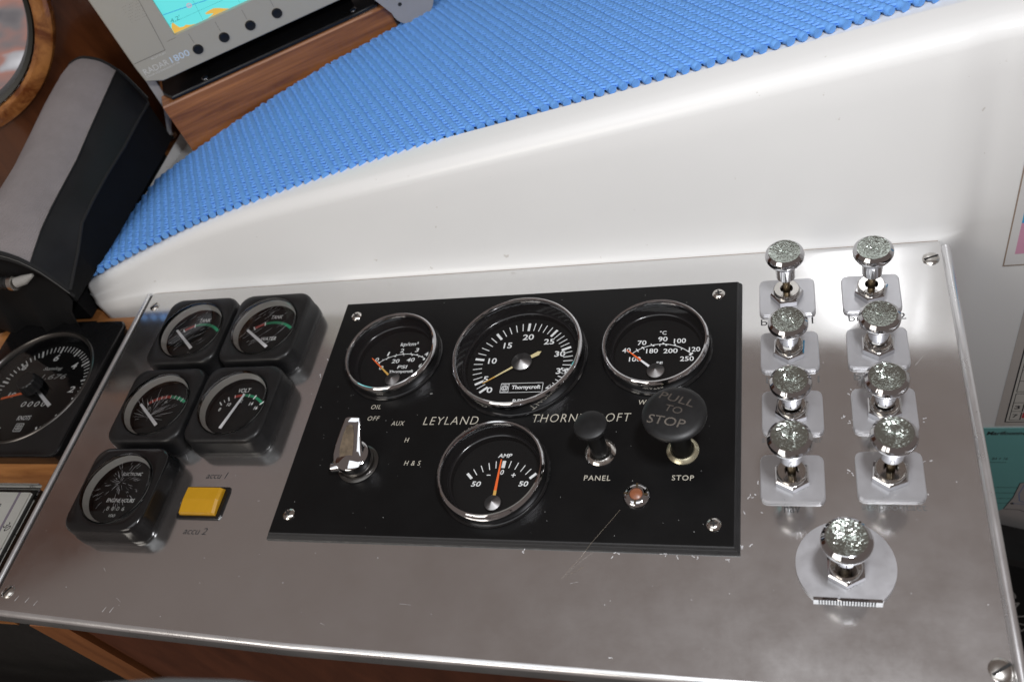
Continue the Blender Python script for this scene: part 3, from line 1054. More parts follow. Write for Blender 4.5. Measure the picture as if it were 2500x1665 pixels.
# ------------------------------------------------------------------ switches on the black plate
def key_switch():
    t = thing('key_switch', 'chrome lever key switch beside OFF lettering on the black plate', 'switch', (-8.2, -3.85, 0.42))
    b = MB(); b.lathe([(1.20, 0), (1.22, .06), (1.10, .12), (1.0, .12), (.98, .30), (.92, .36)], 48); b.build('ring', 'log_bezel', t)
    b = MB(); b.lathe([(.93, .1), (.98, .45), (1.02, .75), (.98, .98), (.80, 1.12), (.001, 1.2)], 48); b.build('boss', 'chrome', t)
    # broad tapering grip that points to OFF, hollow on the front
    def sec(cx, cy, z, hw, hd):
        return [(cx + hw * math.copysign(abs(math.cos(a_)) ** .6, math.cos(a_)), cy + hd * math.copysign(abs(math.sin(a_)) ** .6, math.sin(a_)), z + .35 * hd * math.sin(a_)) for a_ in (2 * PI * i / 24 for i in range(24))]
    G_ = [(-.12, -.05, .78, .98, .80), (-.16, .0, 1.05, .94, .66), (-.16, .20, 1.25, .86, .50), (-.12, .60, 1.50, .76, .40), (-.04, 1.05, 1.78, .62, .30), (.04, 1.5, 2.02, .50, .20), (.05, 1.62, 2.08, .44, .14)]
    b = MB(); b.loft([sec(*g_) for g_ in G_], True, True, smooth=True); g = b.build('grip', 'chrome', t, sharp=50)
    lp = []
    for i, (f, w_) in enumerate(((.18, .12), (.3, .36), (.5, .42), (.7, .34), (.86, .20), (.93, .06))):
        k = f * (len(G_) - 1); j = min(int(k), len(G_) - 2); q_ = k - j
        g_ = [G_[j][m] * (1 - q_) + G_[j + 1][m] * q_ for m in range(5)]
        lp.append([(g_[0] + dx * w_ - .08, g_[1] - g_[4] * .99 - .035 + (.05 if dx else 0) * 0, g_[2] - .35 * g_[4]) for dx in (-1, -.5, 0, .5, 1)])
    b = MB(); b.loft(lp, closed=False, smooth=True); b.build('worn_inlay', 'worn_hollow', g)
    b = MB(); b.tube([(-.55, -.50, .62), (-.85, -.55, .62), (-1.2, -.60, .62), (-1.25, -.605, .62)], [.26, .27, .26, .2], 14); b.build('stop_lug', 'chrome', t)


key_switch()


def pull_switch(name, label, x, y, rc, zc, rs, ring_mat, ring_r):
    t = thing(name, label, 'switch', (x, y, 0.42))
    b = MB(); b.lathe([(ring_r + .1, 0), (ring_r + .1, .05), (ring_r, .14), (ring_r - .10, .20), (rs + .02, .16)], 40); b.build('ring', ring_mat, t)
    b = MB(); b.lathe([(rs, .05), (rs, zc * .5), (rs * 1.05, zc - .75), (rs * 1.2, zc - .45), (rc * .8, zc - .32)], 36); b.build('shaft', 'black_knob', t)
    b = MB(); b.lathe([(rs, zc - .40), (rc * .92, zc - .36), (rc, zc - .26), (rc, zc - .14), (rc * .95, zc - .06), (rc * .8, zc), (rc * .45, zc + .05), (.001, zc + .065)], 64); cp = b.build('cap', 'black_knob', t)
    return t, cp


pull_switch('panel_light_switch', 'small round black pull knob above PANEL lettering', 5.62, -3.1, .86, 2.75, .45, 'chrome_old', .72)
t, cp = pull_switch('engine_stop_knob', 'large round black PULL TO STOP knob above STOP lettering', 9.86, -3.0, 1.55, 3.55, .52, 'brass_ring', .72)


def dome(x, y):
    r = np.hypot(x, y) / 1.55
    return 3.55 + np.interp(r, [0, .45, .8, .95, 1], [.065, .05, .0, -.06, -.14]) + .012


textmesh('PULL', .12, .72, 1.75, .42, dome, 'engrave_dim', cp, shear=.1, rot=-.35)
textmesh('TO', 0, .12, .85, .38, dome, 'engrave_dim', cp, shear=.1, rot=-.30)
textmesh('STOP', -.32, -.52, 1.85, .46, dome, 'engrave_mid', cp, shear=.1, rot=-.22)

t = thing('indicator_lamp', 'small chrome indicator lamp with orange lens on the black plate', 'lamp', (7.72, -5.63, .42))
b = MB(); b.lathe([(.70, 0), (.68, .10), (.60, .22), (.46, .29), (.34, .30), (.32, .22)], 40); bz_ = b.build('bezel', 'chrome', t)
for k in range(4):
    a = k * PI / 2 + .75 + PI / 4
    b = MB(); b.bar((.36 * math.cos(a), .36 * math.sin(a)), (.6 * math.cos(a), .6 * math.sin(a)), .1, .1, .306 if k % 2 else .304); b.build('notch', 'brass_dark', bz_)
b = MB(); b.lathe([(.33, .2), (.31, .30), (.2, .36), (.001, .38)], 28); b.build('lens', 'lamp', t)


# ------------------------------------------------------------------ square gauges
def square_gauge(name, label, x, y, craze=0, seed=1, shine='black_soft'):
    t = thing(name, label, 'gauge', (x, y, 0), group='square gauges on the aluminium panel')
    W, H = 5.55, 5.75
    n = 72
    b = MB()
    loops = [rrect(W - .02, H - .02, .95, n, 0.003), rrect(W, H, .95, n, .10), rrect(W - .04, H - .04, .93, n, .38), rrect(W - .12, H - .12, .92, n, .44), rrect(W - .16, H - .16, .9, n, 1.24),
             rrect(W - .22, H - .22, .9, n, 1.38), rrect(W - .36, H - .36, .86, n, 1.48), rrect(W - .56, H - .56, .8, n, 1.53), circ(2.36, n, 1.54), circ(2.30, n, 1.50), circ(2.28, n, 1.3)]
    b.loft(loops, smooth=True)
    b.build('housing', shine, t, sharp=50)
    b = MB(); b.lathe([(2.22, 1.46), (2.16, 1.34), (2.07, 1.06)], 64); b.build('reflector_ring', 'cream_ring', t)
    b = MB(); b.lathe([(2.072, 1.065), (2.05, 1.03), (2.04, 1.0), (2.04, .70)], 64); b.build('inner_wall', 'inner', t)
    b = MB(); b.disc(2.05, .71, 64); dl = b.build('dial', 'dial', t)
    b = MB(); b.lathe([(2.31, 1.48), (2.30, 1.62), (2.24, 1.71), (2.12, 1.745), (1.6, 1.76), (.001, 1.765)], 64); ln = b.build('lens', 'plexi', t)
    if craze:
        rr = random.Random(seed)
        b = MB()
        cx, cy = (.35, .25) if craze == 2 else (rr.uniform(-.5, .7), rr.uniform(-.3, .3) - (1.2 if craze == 3 else 0))
        for _ in range(90 if craze == 2 else 46):
            if craze == 1:
                a = .75 + rr.gauss(0, .16)
                px, py = rr.uniform(-1.5, 1.7), rr.uniform(-1.7, 1.5)
                L_ = rr.uniform(.15, .9)
            else:
                a = rr.uniform(-.3, 3.6) if craze == 3 else rr.uniform(0, 2 * PI)
                d0 = rr.uniform(.15, 1.9)
                px, py = cx + math.cos(a) * d0, cy + math.sin(a) * d0
                L_ = rr.uniform(.12, .5) if craze == 2 else rr.uniform(.3, 1.1)
            q = (px + math.cos(a) * L_ / 2, py + math.sin(a) * L_ / 2)
            qm = (px + rr.gauss(0, .015), py + rr.gauss(0, .015))
            p = (px - math.cos(a) * L_ / 2, py - math.sin(a) * L_ / 2)
            if math.hypot(*q) < 2.0 and math.hypot(*p) < 2.0:
                z = 1.70 + rr.random() * .03
                ww = rr.uniform(.006, .022)
                b.bar(p, qm, ww * .4, ww, z); b.bar(qm, q, ww, ww * .3, z)
        o = b.build('crazing', 'craze', ln); o['kind'] = 'stuff'
    return t, dl


def band(dl, p, q, r, f0, f1, mat, w_=.2, z=.716):
    cx, cy, R_ = circle3(p, q, r)
    a0, a1 = math.atan2(p[1] - cy, p[0] - cx), math.atan2(r[1] - cy, r[0] - cx)
    b = MB(); b.ring(R_ - w_ / 2, R_ + w_ / 2, z, a0 + (a1 - a0) * f0, a0 + (a1 - a0) * f1, 24, (cx, cy))
    return b.build('colour_band', mat, dl)


def ticks(dl, p, q, r, fs, ww=.07, l=.3, z=.722):
    cx, cy, R_ = circle3(p, q, r)
    a0, a1 = math.atan2(p[1] - cy, p[0] - cx), math.atan2(r[1] - cy, r[0] - cx)
    for f in fs:
        a = a0 + (a1 - a0) * f
        b = MB(); b.bar((cx + (R_ - l / 2) * math.cos(a), cy + (R_ - l / 2) * math.sin(a)), (cx + (R_ + l / 2) * math.cos(a), cy + (R_ + l / 2) * math.sin(a)), ww, ww, z); b.build('scale_mark', 'print', dl)


ZQ = .724
# fuel tank
t, dl = square_gauge('tank_gauge', 'square black TANK gauge beside the panel corner screw, without a WATER word', -23.0, 5.75, 1, 5)
textmesh('TANK', .05, 1.42, .91, .30, ZQ, 'print', dl, shear=.2, bold=.012)
A3 = ((-1.31, .59), (0, 1.07), (1.45, .43))
band(dl, *A3, .02, .27, 'red_band'); band(dl, *A3, .27, 1.0, 'green_band'); ticks(dl, *A3, (0.0, .27), .09, .32)
pointer(t, (.13, -1.12), (-1.72, .50), .22, .17, .95, 'white_pt')
# water tank
t, dl = square_gauge('water_tank_gauge', 'square black gauge lettered TANK WATER', -17.35, 5.75, 1, 8)
textmesh('TANK', .07, 1.38, .85, .30, ZQ, 'print', dl, shear=.2, bold=.012)
textmesh('WATER', .07, -.44, 1.12, .30, ZQ, 'print', dl, shear=.2, bold=.012)
A3 = ((-1.34, .49), (0, .92), (1.45, .38))
band(dl, *A3, .02, .26, 'red_band'); band(dl, *A3, .26, 1.0, 'green_band'); ticks(dl, *A3, (0.0, .26), .09, .32)
pointer(t, (.33, -1.27), (-1.65, .20), .22, .17, .95, 'white_pt')
# pressure
t, dl = square_gauge('pressure_gauge', 'square black gauge with red and green scale and cracked lens, beside the VOLT gauge', -23.0, -.2, 3, 12)
A3 = ((-1.41, .57), (0, 1.07), (1.35, .65))
band(dl, *A3, .02, .56, 'red_band'); band(dl, *A3, .56, 1.0, 'green_band'); ticks(dl, *A3, (0, .11, .22, .33, .44, .56, .67, .78, .9), .045, .28)
prints(dl, [('6', -.07, .70, .20, .25), ('0', -1.15, .19, .20, .25)], ZQ, 'print_dim', .2)
pointer(t, (.19, -1.2), (-1.75, .40), .22, .17, .95, 'white_pt')
# volt
t, dl = square_gauge('volt_gauge', 'square black VOLT gauge with scale from 8 to 16 and clear lens', -17.35, -.2, 0, 3)
textmesh('VOLT', -.13, 1.42, .87, .32, ZQ, 'print', dl, shear=.2, bold=.012)
prints(dl, [('8', -1.40, .03, .16, .25), ('10', -.88, .38, .29, .25), ('12', -.12, .63, .29, .25), ('14', .72, .40, .28, .25), ('16', 1.17, .09, .25, .25)], ZQ, 'print', .2)
A3 = ((-1.5, .45), (-.1, 1.05), (1.52, .39))
band(dl, *A3, .28, .46, 'red_band', .18); band(dl, *A3, .46, 1.0, 'green_band', .18); ticks(dl, *A3, (0, .17, .46, .74, .98), .085, .32); ticks(dl, *A3, (.08, .30, .60), .04, .24)
pointer(t, (-.64, -1.5), (.14, .99), .22, .14, .95, 'white_pt')
# hours
t, dl = square_gauge('engine_hours_gauge', 'square glossy black ENGINE HOURS meter with crazed lens, beside the yellow rocker switch', -23.0, -6.13, 2, 21, 'black_gloss')
textmesh('ELECTRONIC', -.05, 1.35, 1.44, .22, ZQ, 'print', dl, shear=.2)
textmesh('ENGINE HOURS', -.04, -.42, 1.98, .25, ZQ, 'print', dl, shear=.2)
textmesh('8006', -.14, -.96, 1.31, .26, ZQ, 'print_dim', dl, name='counter_digits', spacing=1.7)
textmesh('VDO', -.16, -1.42, .47, .19, ZQ, 'print_dim', dl, shear=.3, bold=.03)

# rocker switch
t = thing('rocker_switch', 'yellow rocker switch between the accu 1 and accu 2 lettering', 'switch', (-17.72, -6.27, 0))
b = MB(); b.loft([rrect(3.0, 2.08, .12, 40, .003), rrect(3.0, 2.08, .12, 40, .09), rrect(2.92, 2.0, .12, 40, .12)], cap1=True); b.build('frame', 'black_gloss', t)
lp = []
for y, z in ((-.84, .26), (-.78, .42), (-.02, .53), (0.0, .522), (.02, .53), (.78, .50), (.84, .30)):
    lp.append([(-1.22, y, .1), (-1.22, y, z - .08), (-1.12, y, z), (1.06, y, z), (1.20, y, z - .12), (1.20, y, .1)])
b = MB(); b.loft(lp, True, True); b.build('rocker', 'rocker_y', t)


# ------------------------------------------------------------------ chrome pull switches
def pull_knob(label, x, y, zc, rot, nut_rot, rnd=False, rcap=1.0, group='chrome pull switches beside the black plate'):
    t = thing('pull_switch', label, 'switch', (x, y, 0), group=group)
    if not rnd:
        b = MB()
        b.loft([rrect(2.95, 2.57, .34, 64, .003), rrect(2.97, 2.59, .34, 64, .04), rrect(2.97, 2.59, .34, 64, .09), rrect(2.90, 2.52, .34, 64, .115), rrect(2.95, 2.57, .34, 64, .14), rrect(2.95, 2.57, .34, 64, .19), rrect(2.86, 2.48, .32, 64, .225)], cap1=True)
        b.build('mounting_plate', 'alu_plate', t)
    else:
        pts = [(0, 0)]
        R = 2.12
        out = []
        for i in range(72):
            a = -PI / 2 + .76 + (2 * PI - 1.52) * i / 71
            out.append((R * math.cos(a), R * math.sin(a) + .28))
        b = MB(); b.poly(out, .003, .2); b.build('mounting_plate', 'alu_plate', t)
        b = MB(); b.box(-1.42, 1.42, -1.42, -1.27, .004, .23); b.build('serrated_edge', 'chrome', t)
        b = MB()
        for k in range(20):
            b.box(-1.2 + k * .12, -1.15 + k * .12, -1.45, -1.415, .01, .2)
        b.build('edge_teeth', 'slot', t)
    z0 = .20 if rnd else .226
    hexa = [[(r_ * math.cos(nut_rot + i * PI / 3), r_ * math.sin(nut_rot + i * PI / 3), z) for i in range(6)] for r_, z in ((.86, z0), (.88, z0 + .03), (.88, z0 + .36), (.80, z0 + .42))]
    b = MB(); b.loft(hexa, cap1=True); b.build('hex_nut', 'chrome', t)
    b = MB(); b.lathe([(.71, z0 + .3), (.71, z0 + .60), (.64, z0 + .70), (.34, z0 + .70), (.30, z0 + .55)], 40); b.build('collar', 'chrome_old', t)
    b = MB(); b.lathe([(.20, z0 + .4), (.20, zc - .8)], 20); b.build('shaft', 'brass_dark', t)
    r = rcap
    b = MB()
    b.lathe([(.18, zc - 1.97), (.46, zc - 1.98), (.50, zc - 1.93), (.54, zc - 1.10), (.58, zc - .96), (.70, zc - .80), (.90 * r, zc - .62), (r, zc - .42), (r * 1.005, zc - .30), (r * .97, zc - .15), (r * .84, zc - .01), (r * .80, zc)], 56)
    kb = b.build('knob', 'chrome', t, sharp=28)
    # dimpled top: rows of small pits and bumps, real relief
    rr = random.Random(int(x * 100 + y * 10))
    b = MB()
    nr, na = 17, 64
    vs = [(0, 0, zc - .06)]
    for i in range(1, nr + 1):
        q = i / nr
        for k in range(na):
            a = 2 * PI * (k + .5 * (i % 2)) / na
            hgt = zc - .06 + .065 * q * q + (rr.uniform(-.008, .008) if i < nr else 0)
            j = rr.uniform(-.012, .012) if i < nr else 0
            vs.append(((r * .802 * q + j) * math.cos(a), (r * .802 * q + j) * math.sin(a), hgt))
    fs = [(0, 1 + k, 1 + (k + 1) % na) for k in range(na)]
    for i in range(nr - 1):
        for k in range(na):
            a_, b_ = 1 + i * na + k, 1 + i * na + (k + 1) % na
            c_, d_ = 1 + (i + 1) * na + k, 1 + (i + 1) * na + (k + 1) % na
            fs += [(a_, c_, d_), (a_, d_, b_)]
    b.add(vs, fs, False)
    b.build('knob_top', 'hammered', kb)
    return t


KN = [(15.12, 7.02, 3.90, 'chrome knob switch above binnen 1 lettering, pulled out', .1), (19.47, 7.0, 3.77, 'chrome knob switch above binnen 2 lettering beside the panel corner screw', .25),
      (15.16, 3.25, 2.88, 'chrome knob switch between the binnen 1 and buiten 1 lettering, pushed in', .45), (19.52, 3.3, 2.95, 'chrome knob switch above buiten 2 lettering, its nut corner facing the black plate', .5),
      (15.20, -.6, 3.05, 'chrome knob switch just below the buiten 1 lettering, pushed in', .35), (19.52, -.55, 3.02, 'chrome knob switch below buiten 2 lettering, sealant crumbs beside its plate', .5),
      (15.10, -4.40, 4.06, 'chrome knob switch above nav lettering, pulled out', .55), (19.47, -4.22, 3.97, 'chrome knob switch above stopcontact lettering, pulled out', .4)]
for x, y, zc, lb, nr_ in KN:
    pull_knob(lb, x, y, zc, 0, nr_)
pull_knob('chrome knob switch on a round plate with flat serrated lower edge', 17.25, -9.02, 3.5, 0, 0.52, True, 1.05)


# ------------------------------------------------------------------ log gauge on the wood
def log_gauge():
    t = thing('log_gauge', 'large square black KNOTS log gauge on the wooden counter', 'gauge', (-35.55, 2.38, -1.0))
    W, H, n = 10.45, 11.3, 96
    b = MB()
    b.loft([rrect(W - .3, H - .3, .5, n, .004), rrect(W - .3, H - .3, .5, n, .95), rrect(W, H, .6, n, .98), rrect(W, H, .6, n, 1.18), rrect(W - .1, H - .1, .58, n, 1.27), rrect(W - .3, H - .3, .55, n, 1.30),
            circ(5.05, n, 1.31), circ(4.9, n, 1.40), circ(4.78, n, 1.40)], smooth=True)
    b.build('housing', 'black_gloss', t, sharp=40)
    b = MB(); b.lathe([(4.80, 1.40), (4.74, 1.46), (4.62, 1.46), (4.55, 1.36), (4.5, 1.15)], 80); b.build('bezel', 'log_bezel', t)
    b = MB(); b.lathe([(4.52, 1.2), (4.42, .9), (4.3, .6)], 80); b.build('inner_wall', 'inner', t)
    d = MB(); d.disc(4.32, .6, 80); dl = d.build('dial', 'dial', t)
    b = MB(); b.disc(4.52, 1.2, 72); b.build('glass', 'glass', t)
    z = .61
    prints(dl, [('6', -.10, 2.96, .44, .60), ('4', 1.95, 2.18, .48, .58), ('2', 2.85, .11, .52, .52), ('10', -2.3, -.25, .68, .46), ('8', -2.6, 2.2, .45, .5)], z, shear=.15, bold=.02)
    textmesh('Sumlog', .15, 1.96, 1.75, .36, z, 'print_dim', dl, shear=.3, bold=.04)
    textmesh('1.676', .6, 1.26, 2.2, .42, z, 'print_dim', dl, name='counter_digits', shear=.2)
    textmesh('0000', .2, -1.06, 2.17, .44, z, 'print', dl, name='counter_digits', shear=.2, spacing=1.4)
    textmesh('KNOTS', .05, -2.21, 1.17, .36, z, 'print', dl, shear=.2, bold=.02)
    b = MB()
    for p, q in (((-.28, -3.3), (.36, -3.3)), ((.36, -3.3), (.36, -2.68)), ((.36, -2.68), (-.28, -2.68)), ((-.28, -2.68), (-.28, -3.3))):
        b.bar(p, q, .05, .05, z)
    b.build('emblem_frame', 'print', dl)
    textmesh('VDO', .04, -2.88, .5, .2, z, 'print', dl, bold=.03)
    textmesh('VDO', .04, -3.11, .5, .2, z, 'print', dl, bold=.03)
    for k in range(61):
        a = math.radians(-62 + k * 304 / 60)
        l_ = .62 if k % 5 == 0 else .48
        b = MB(); b.bar((3.98 * math.cos(a), 3.98 * math.sin(a)), ((3.98 - l_) * math.cos(a), (3.98 - l_) * math.sin(a)), .14 if k % 5 == 0 else .07, .14 if k % 5 == 0 else .07, z); b.build('scale_mark', 'print', dl)
    pointer(t, (0, 0), (1.9, -1.35), .22, .28, .78, 'white_pt')
    pointer(t, (0, 0), (-2.75, -.72), .22, .18, .86, 'orange')
    b = MB()
    loops = []
    nn_ = 48
    for r_, zz in ((.78, 1.22), (.74, 1.5), (.66, 1.95), (.60, 2.02)):
        loops.append([((r_ + (.05 if i % 4 < 2 else 0)) * math.cos(2 * PI * i / nn_), (r_ + (.05 if i % 4 < 2 else 0)) * math.sin(2 * PI * i / nn_), zz) for i in range(nn_)])
    b.loft(loops, cap1=True)
    b.build('reset_knob', 'black_soft', t)


log_gauge()


def white_meter():
    t = thing('white_meter', 'white faced meter in a clear case on the wooden counter', 'meter', (-35.2, -9.4, -1.0))
    b = MB(); b.bbox(-4.55, 4.40, -4.3, 4.10, .004, .62, .08); b.build('base', 'black_gloss', t)
    b = MB(); b.box(-4.3, 4.0, -4.0, 3.75, .62, .80); fc = b.build('face_plate', 'meter_face', t)
    b = MB(); b.bbox(-4.6, 4.52, -4.35, 4.3, .60, 1.12, .1); b.build('clear_cover', 'clear_case', t)
    z = .806
    b = MB(); b.bar((3.15, -4.0), (3.15, 3.75), .2, .2, z); b.build('face_line', 'meter_violet', fc)
    textmesh('20', 1.9, 2.75, .5, .5, z, 'ink', fc, rot=-.35)
    textmesh('30', 3.6, 1.35, .5, .5, z, 'ink', fc, rot=-.85)
    textmesh('ca', 2.85, -.6, .35, .25, z, 'ink', fc)
    for k in range(22):
        a = math.radians(30 + k * 6)
        R_ = 5.4
        b = MB(); b.bar((R_ * math.cos(a) - 1.0, R_ * math.sin(a) - 3.0), ((R_ + (.5 if k % 5 == 0 else .28)) * math.cos(a) - 1.0, (R_ + (.5 if k % 5 == 0 else .28)) * math.sin(a) - 3.0), .03, .03, z); b.build('scale_mark', 'ink', fc)


white_meter()


# ------------------------------------------------------------------ plotter on its wooden base
RB = thing('plotter_base', 'varnished teak wedge base under the radar plotter', 'base', (-31, 24.65, 0), WA)


def wz(s_, t_):
    P = WB + Vector((math.cos(WA) * s_ - math.sin(WA) * t_, math.sin(WA) * s_ + math.cos(WA) * t_, 0))
    return ledge(P.x, P.y)


b = MB()
lp = []
for s_ in np.linspace(0, 19.4, 9):
    lp.append([(s_, 0, wz(s_, 0) + .01), (s_, 0, 6.08), (s_, .12, 6.2), (s_, 8, 6.2), (s_, 8, wz(s_, 8) + .01)])
b.loft(lp, True, True)
b.build('wood_block', 'teak', RB)
b = MB(); b.loft([rrect(18.9, 7.4, .9, 48, 6.204, (9.75, 4.0)), rrect(18.9, 7.4, .9, 48, 6.42, (9.75, 4.0)), rrect(18.7, 7.2, .85, 48, 6.5, (9.75, 4.0))], cap1=True); b.build('black_plate', 'black_gloss', RB)
for s_ in (3.9, 16.72):
    screw(RB, s_, .95, 6.5, .3, 'slot', .5, 'chrome', .14)
b = MB(); b.bbox(4, 17, 3.6, 6.6, 6.5, 8.6, .2); b.build('pedestal', 'black_gloss', RB)

t = thing('radar_plotter', 'grey radar chart plotter with cyan sea chart on its screen', 'plotter', (-31, 24.65, 0), WA)
X = XZ
# front bezel: rounded slab with screen opening
def slab(x0, x1, y0, y1, r, z):
    return [(p[0], p[1], z) for p in rrect(x1 - x0, y1 - y0, r, 96, 0, ((x0 + x1) / 2, (y0 + y1) / 2))]


SW, ST = 28.5, 25.5
b = MB()
op = [(3.82, 10.86), (19.5, 10.86), (19.5, 18.5), (3.82, 18.5)]
outer = [(p[0], p[1]) for p in slab(.05, SW - .05, 8.16, ST - .05, .85, 0)]
b.poly(outer, None, 0, [list(reversed(op))])
lo = [slab(.05, SW - .05, 8.16, ST - .05, .85, 0.0), slab(-.05, SW + .05, 8.06, ST + .05, .9, -.15), slab(-.05, SW + .05, 8.06, ST + .05, .9, -2.2), slab(.6, SW - .6, 8.6, ST - .6, .9, -2.4), slab(.6, SW - .6, 8.6, ST - .6, .9, -6.8)]
b.loft(lo, cap1=False)
b.add([(p[0], p[1], -6.8) for p in slab(.6, SW - .6, 8.6, ST - .6, .9, 0)], [tuple(range(95, -1, -1))])
for i in range(4):
    p, q = op[i], op[(i + 1) % 4]
    b.add([(p[0], p[1], 0), (q[0], q[1], 0), (q[0], q[1], -.35), (p[0], p[1], -.35)], [(0, 1, 2, 3)])
hs = b.build('housing', 'radar_grey', t, X)
b = MB(); b.box(3.6, 19.8, 10.6, 18.8, -.6, -.34); sr = b.build('screen', 'screen', t, X)
zs = -.33
b = MB()
b.poly([(3.83, 10.87), (5.6, 10.87), (5.2, 10.95), (4.9, 11.1), (4.65, 11.05), (4.4, 11.12), (4.28, 11.35), (4.15, 11.65), (4.05, 11.6), (3.85, 11.3)], None, zs)
b.poly([(6.55, 10.87), (8.3, 10.87), (7.95, 11.05), (7.6, 11.25), (7.3, 11.36), (6.9, 11.35), (6.56, 11.28), (6.62, 11.16), (6.9, 11.1), (7.12, 11.04), (6.9, 10.95)], None, zs)
b.build('chart_land', 'scr_land', sr, X)
b = MB()
pt = [(3.85, 12.42), (4.5, 12.36), (5.2, 12.30), (5.9, 12.22), (6.4, 12.2), (6.9, 12.13), (7.45, 12.1), (8.3, 11.9), (9.2, 11.4), (10.2, 10.9)]
for p, q in zip(pt[:-1], pt[1:]):
    b.bar(p, q, .06, .06, zs + .002)
b.build('chart_route', 'scr_line', sr, X)
b = MB()
for p, q in (((3.85, 11.64), (14, 11.62)), ((3.85, 14.2), (14, 14.2)), ((6.18, 10.9), (6.45, 15)), ((9.2, 10.9), (9.45, 15)), ((12.2, 10.9), (12.4, 15))):
    b.bar(p, q, .025, .025, zs + .004)
b.build('chart_grid', 'scr_grid', sr, X)
textmesh('4.2\'', 4.45, 11.8, .8, .32, zs + .005, 'scr_text', sr, xform=X, shear=.1)
b = MB(); b.ring(.13, .19, zs + .006, n=20, c=(5.85, 12.27)); b.build('chart_marker', 'scr_red', sr, X)
textmesh('6', 5.85, 12.27, .13, .18, zs + .007, 'scr_red', sr, xform=X)
for s_ in (4.76, 6.93, 9.11, 11.33):
    b = MB(); b.lathe([(.40, .003), (.40, .02), (.36, .10), (.33, .13), (.20, .11), (.001, .10)], 28, (s_, 9.21)); b.build('button', 'black_knob', t, X)
    b = MB(); b.bar((s_, 9.75), (s_, 10.55), .03, .03, .004); b.build('groove', 'radar_groove', hs, X)
b = MB(); b.bar((.06, 10.19), (2.62, 10.19), .05, .05, .004); b.bar((2.62, 10.17), (3.0, 14.3), .04, .04, .0045); b.bar((3.0, 14.3), (3.0, 24.5), .04, .04, .005)
b.bar((3.1, 10.7), (3.8, 10.7), .03, .03, .005)
b.build('hatch_seam', 'radar_groove', hs, X)
b = MB()
for i in range(9):
    for j in range(7):
        if (i + j * 3) % 4 != 1:
            b.disc(.022, .004, 6, (1.7 + i * .14, 13.0 + j * .2))
o = b.build('moulded_dots', 'radar_groove', hs, X); o['kind'] = 'stuff'
textmesh('RADAR', 1.33, 9.31, 1.98, .46, .006, 'radar_text', hs, xform=X, bold=-.01)
textmesh('1800', 3.30, 9.31, 1.50, .50, .006, 'radar_blue', hs, xform=X, bold=-.005)
textmesh('COLOR LCD RADAR/PLOTTER', 1.67, 8.90, 2.75, .13, .006, 'radar_text', hs, xform=X)
textmesh('PILOT PORT', 1.97, 10.0, 1.15, .14, .006, 'radar_text', hs, xform=X)
b = MB(); b.lathe([(.8, 0), (.8, .9), (.7, 1.0), (.001, 1.02)], 24); b.build('clamp_knob', 'black_gloss', t, Matrix(((0, 0, -1, .55), (1, 0, 0, 3.0), (0, 1, 0, 14.6), (0, 0, 0, 1))))

# grey foot of another bracket on the mat
t = thing('bracket_foot', 'rounded grey metal bracket foot at the end of the plotter base', 'bracket', (-31, 24.65, 0), WA)
b = MB()
out = []
for a, r1, r2 in [(k * PI / 12, 2.0, 2.0) for k in range(13)]:
    out.append((21.1 - 1.75 * math.cos(a), 5.9 - 1.55 * math.sin(a)))
out += [(23.4, 8.4), (23.6, 14), (16.9, 14), (17.6, 9.2)]
lo = [[(p[0], p[1], z) for p in out] for z in (-1.2,)]
b.poly(out, 0.35, 1.0)
b.build('foot', 'cast_grey', t, X)
for s_ in (20.2, 21.5):
    b = MB(); b.disc(.16, 1.004, 12, (s_, 6.3)); b.build('bolt_hole', 'slot', t, X)

t = thing('steel_strip', 'narrow steel strip standing between the bag and the plotter base', 'strip', (-33.2, 26, 2.3))
b = MB(); b.loft([[(-.35, 0, .3), (-.15, .3, .3), (-.15, .4, .3), (-.45, .1, .3)], [(1.0, 0, 3.0), (1.5, .3, 3.0), (1.5, .4, 3.0), (1.0, .1, 3.0)], [(1.1, 0, 7.5), (1.75, .3, 7.5), (1.75, .4, 7.5), (1.1, .1, 7.5)]], True, True); b.build('strip', 'cast_grey', t)
b = MB(); b.box(-.5, .1, 0, .5, -.05, .32); b.build('tab', 'steel', t)


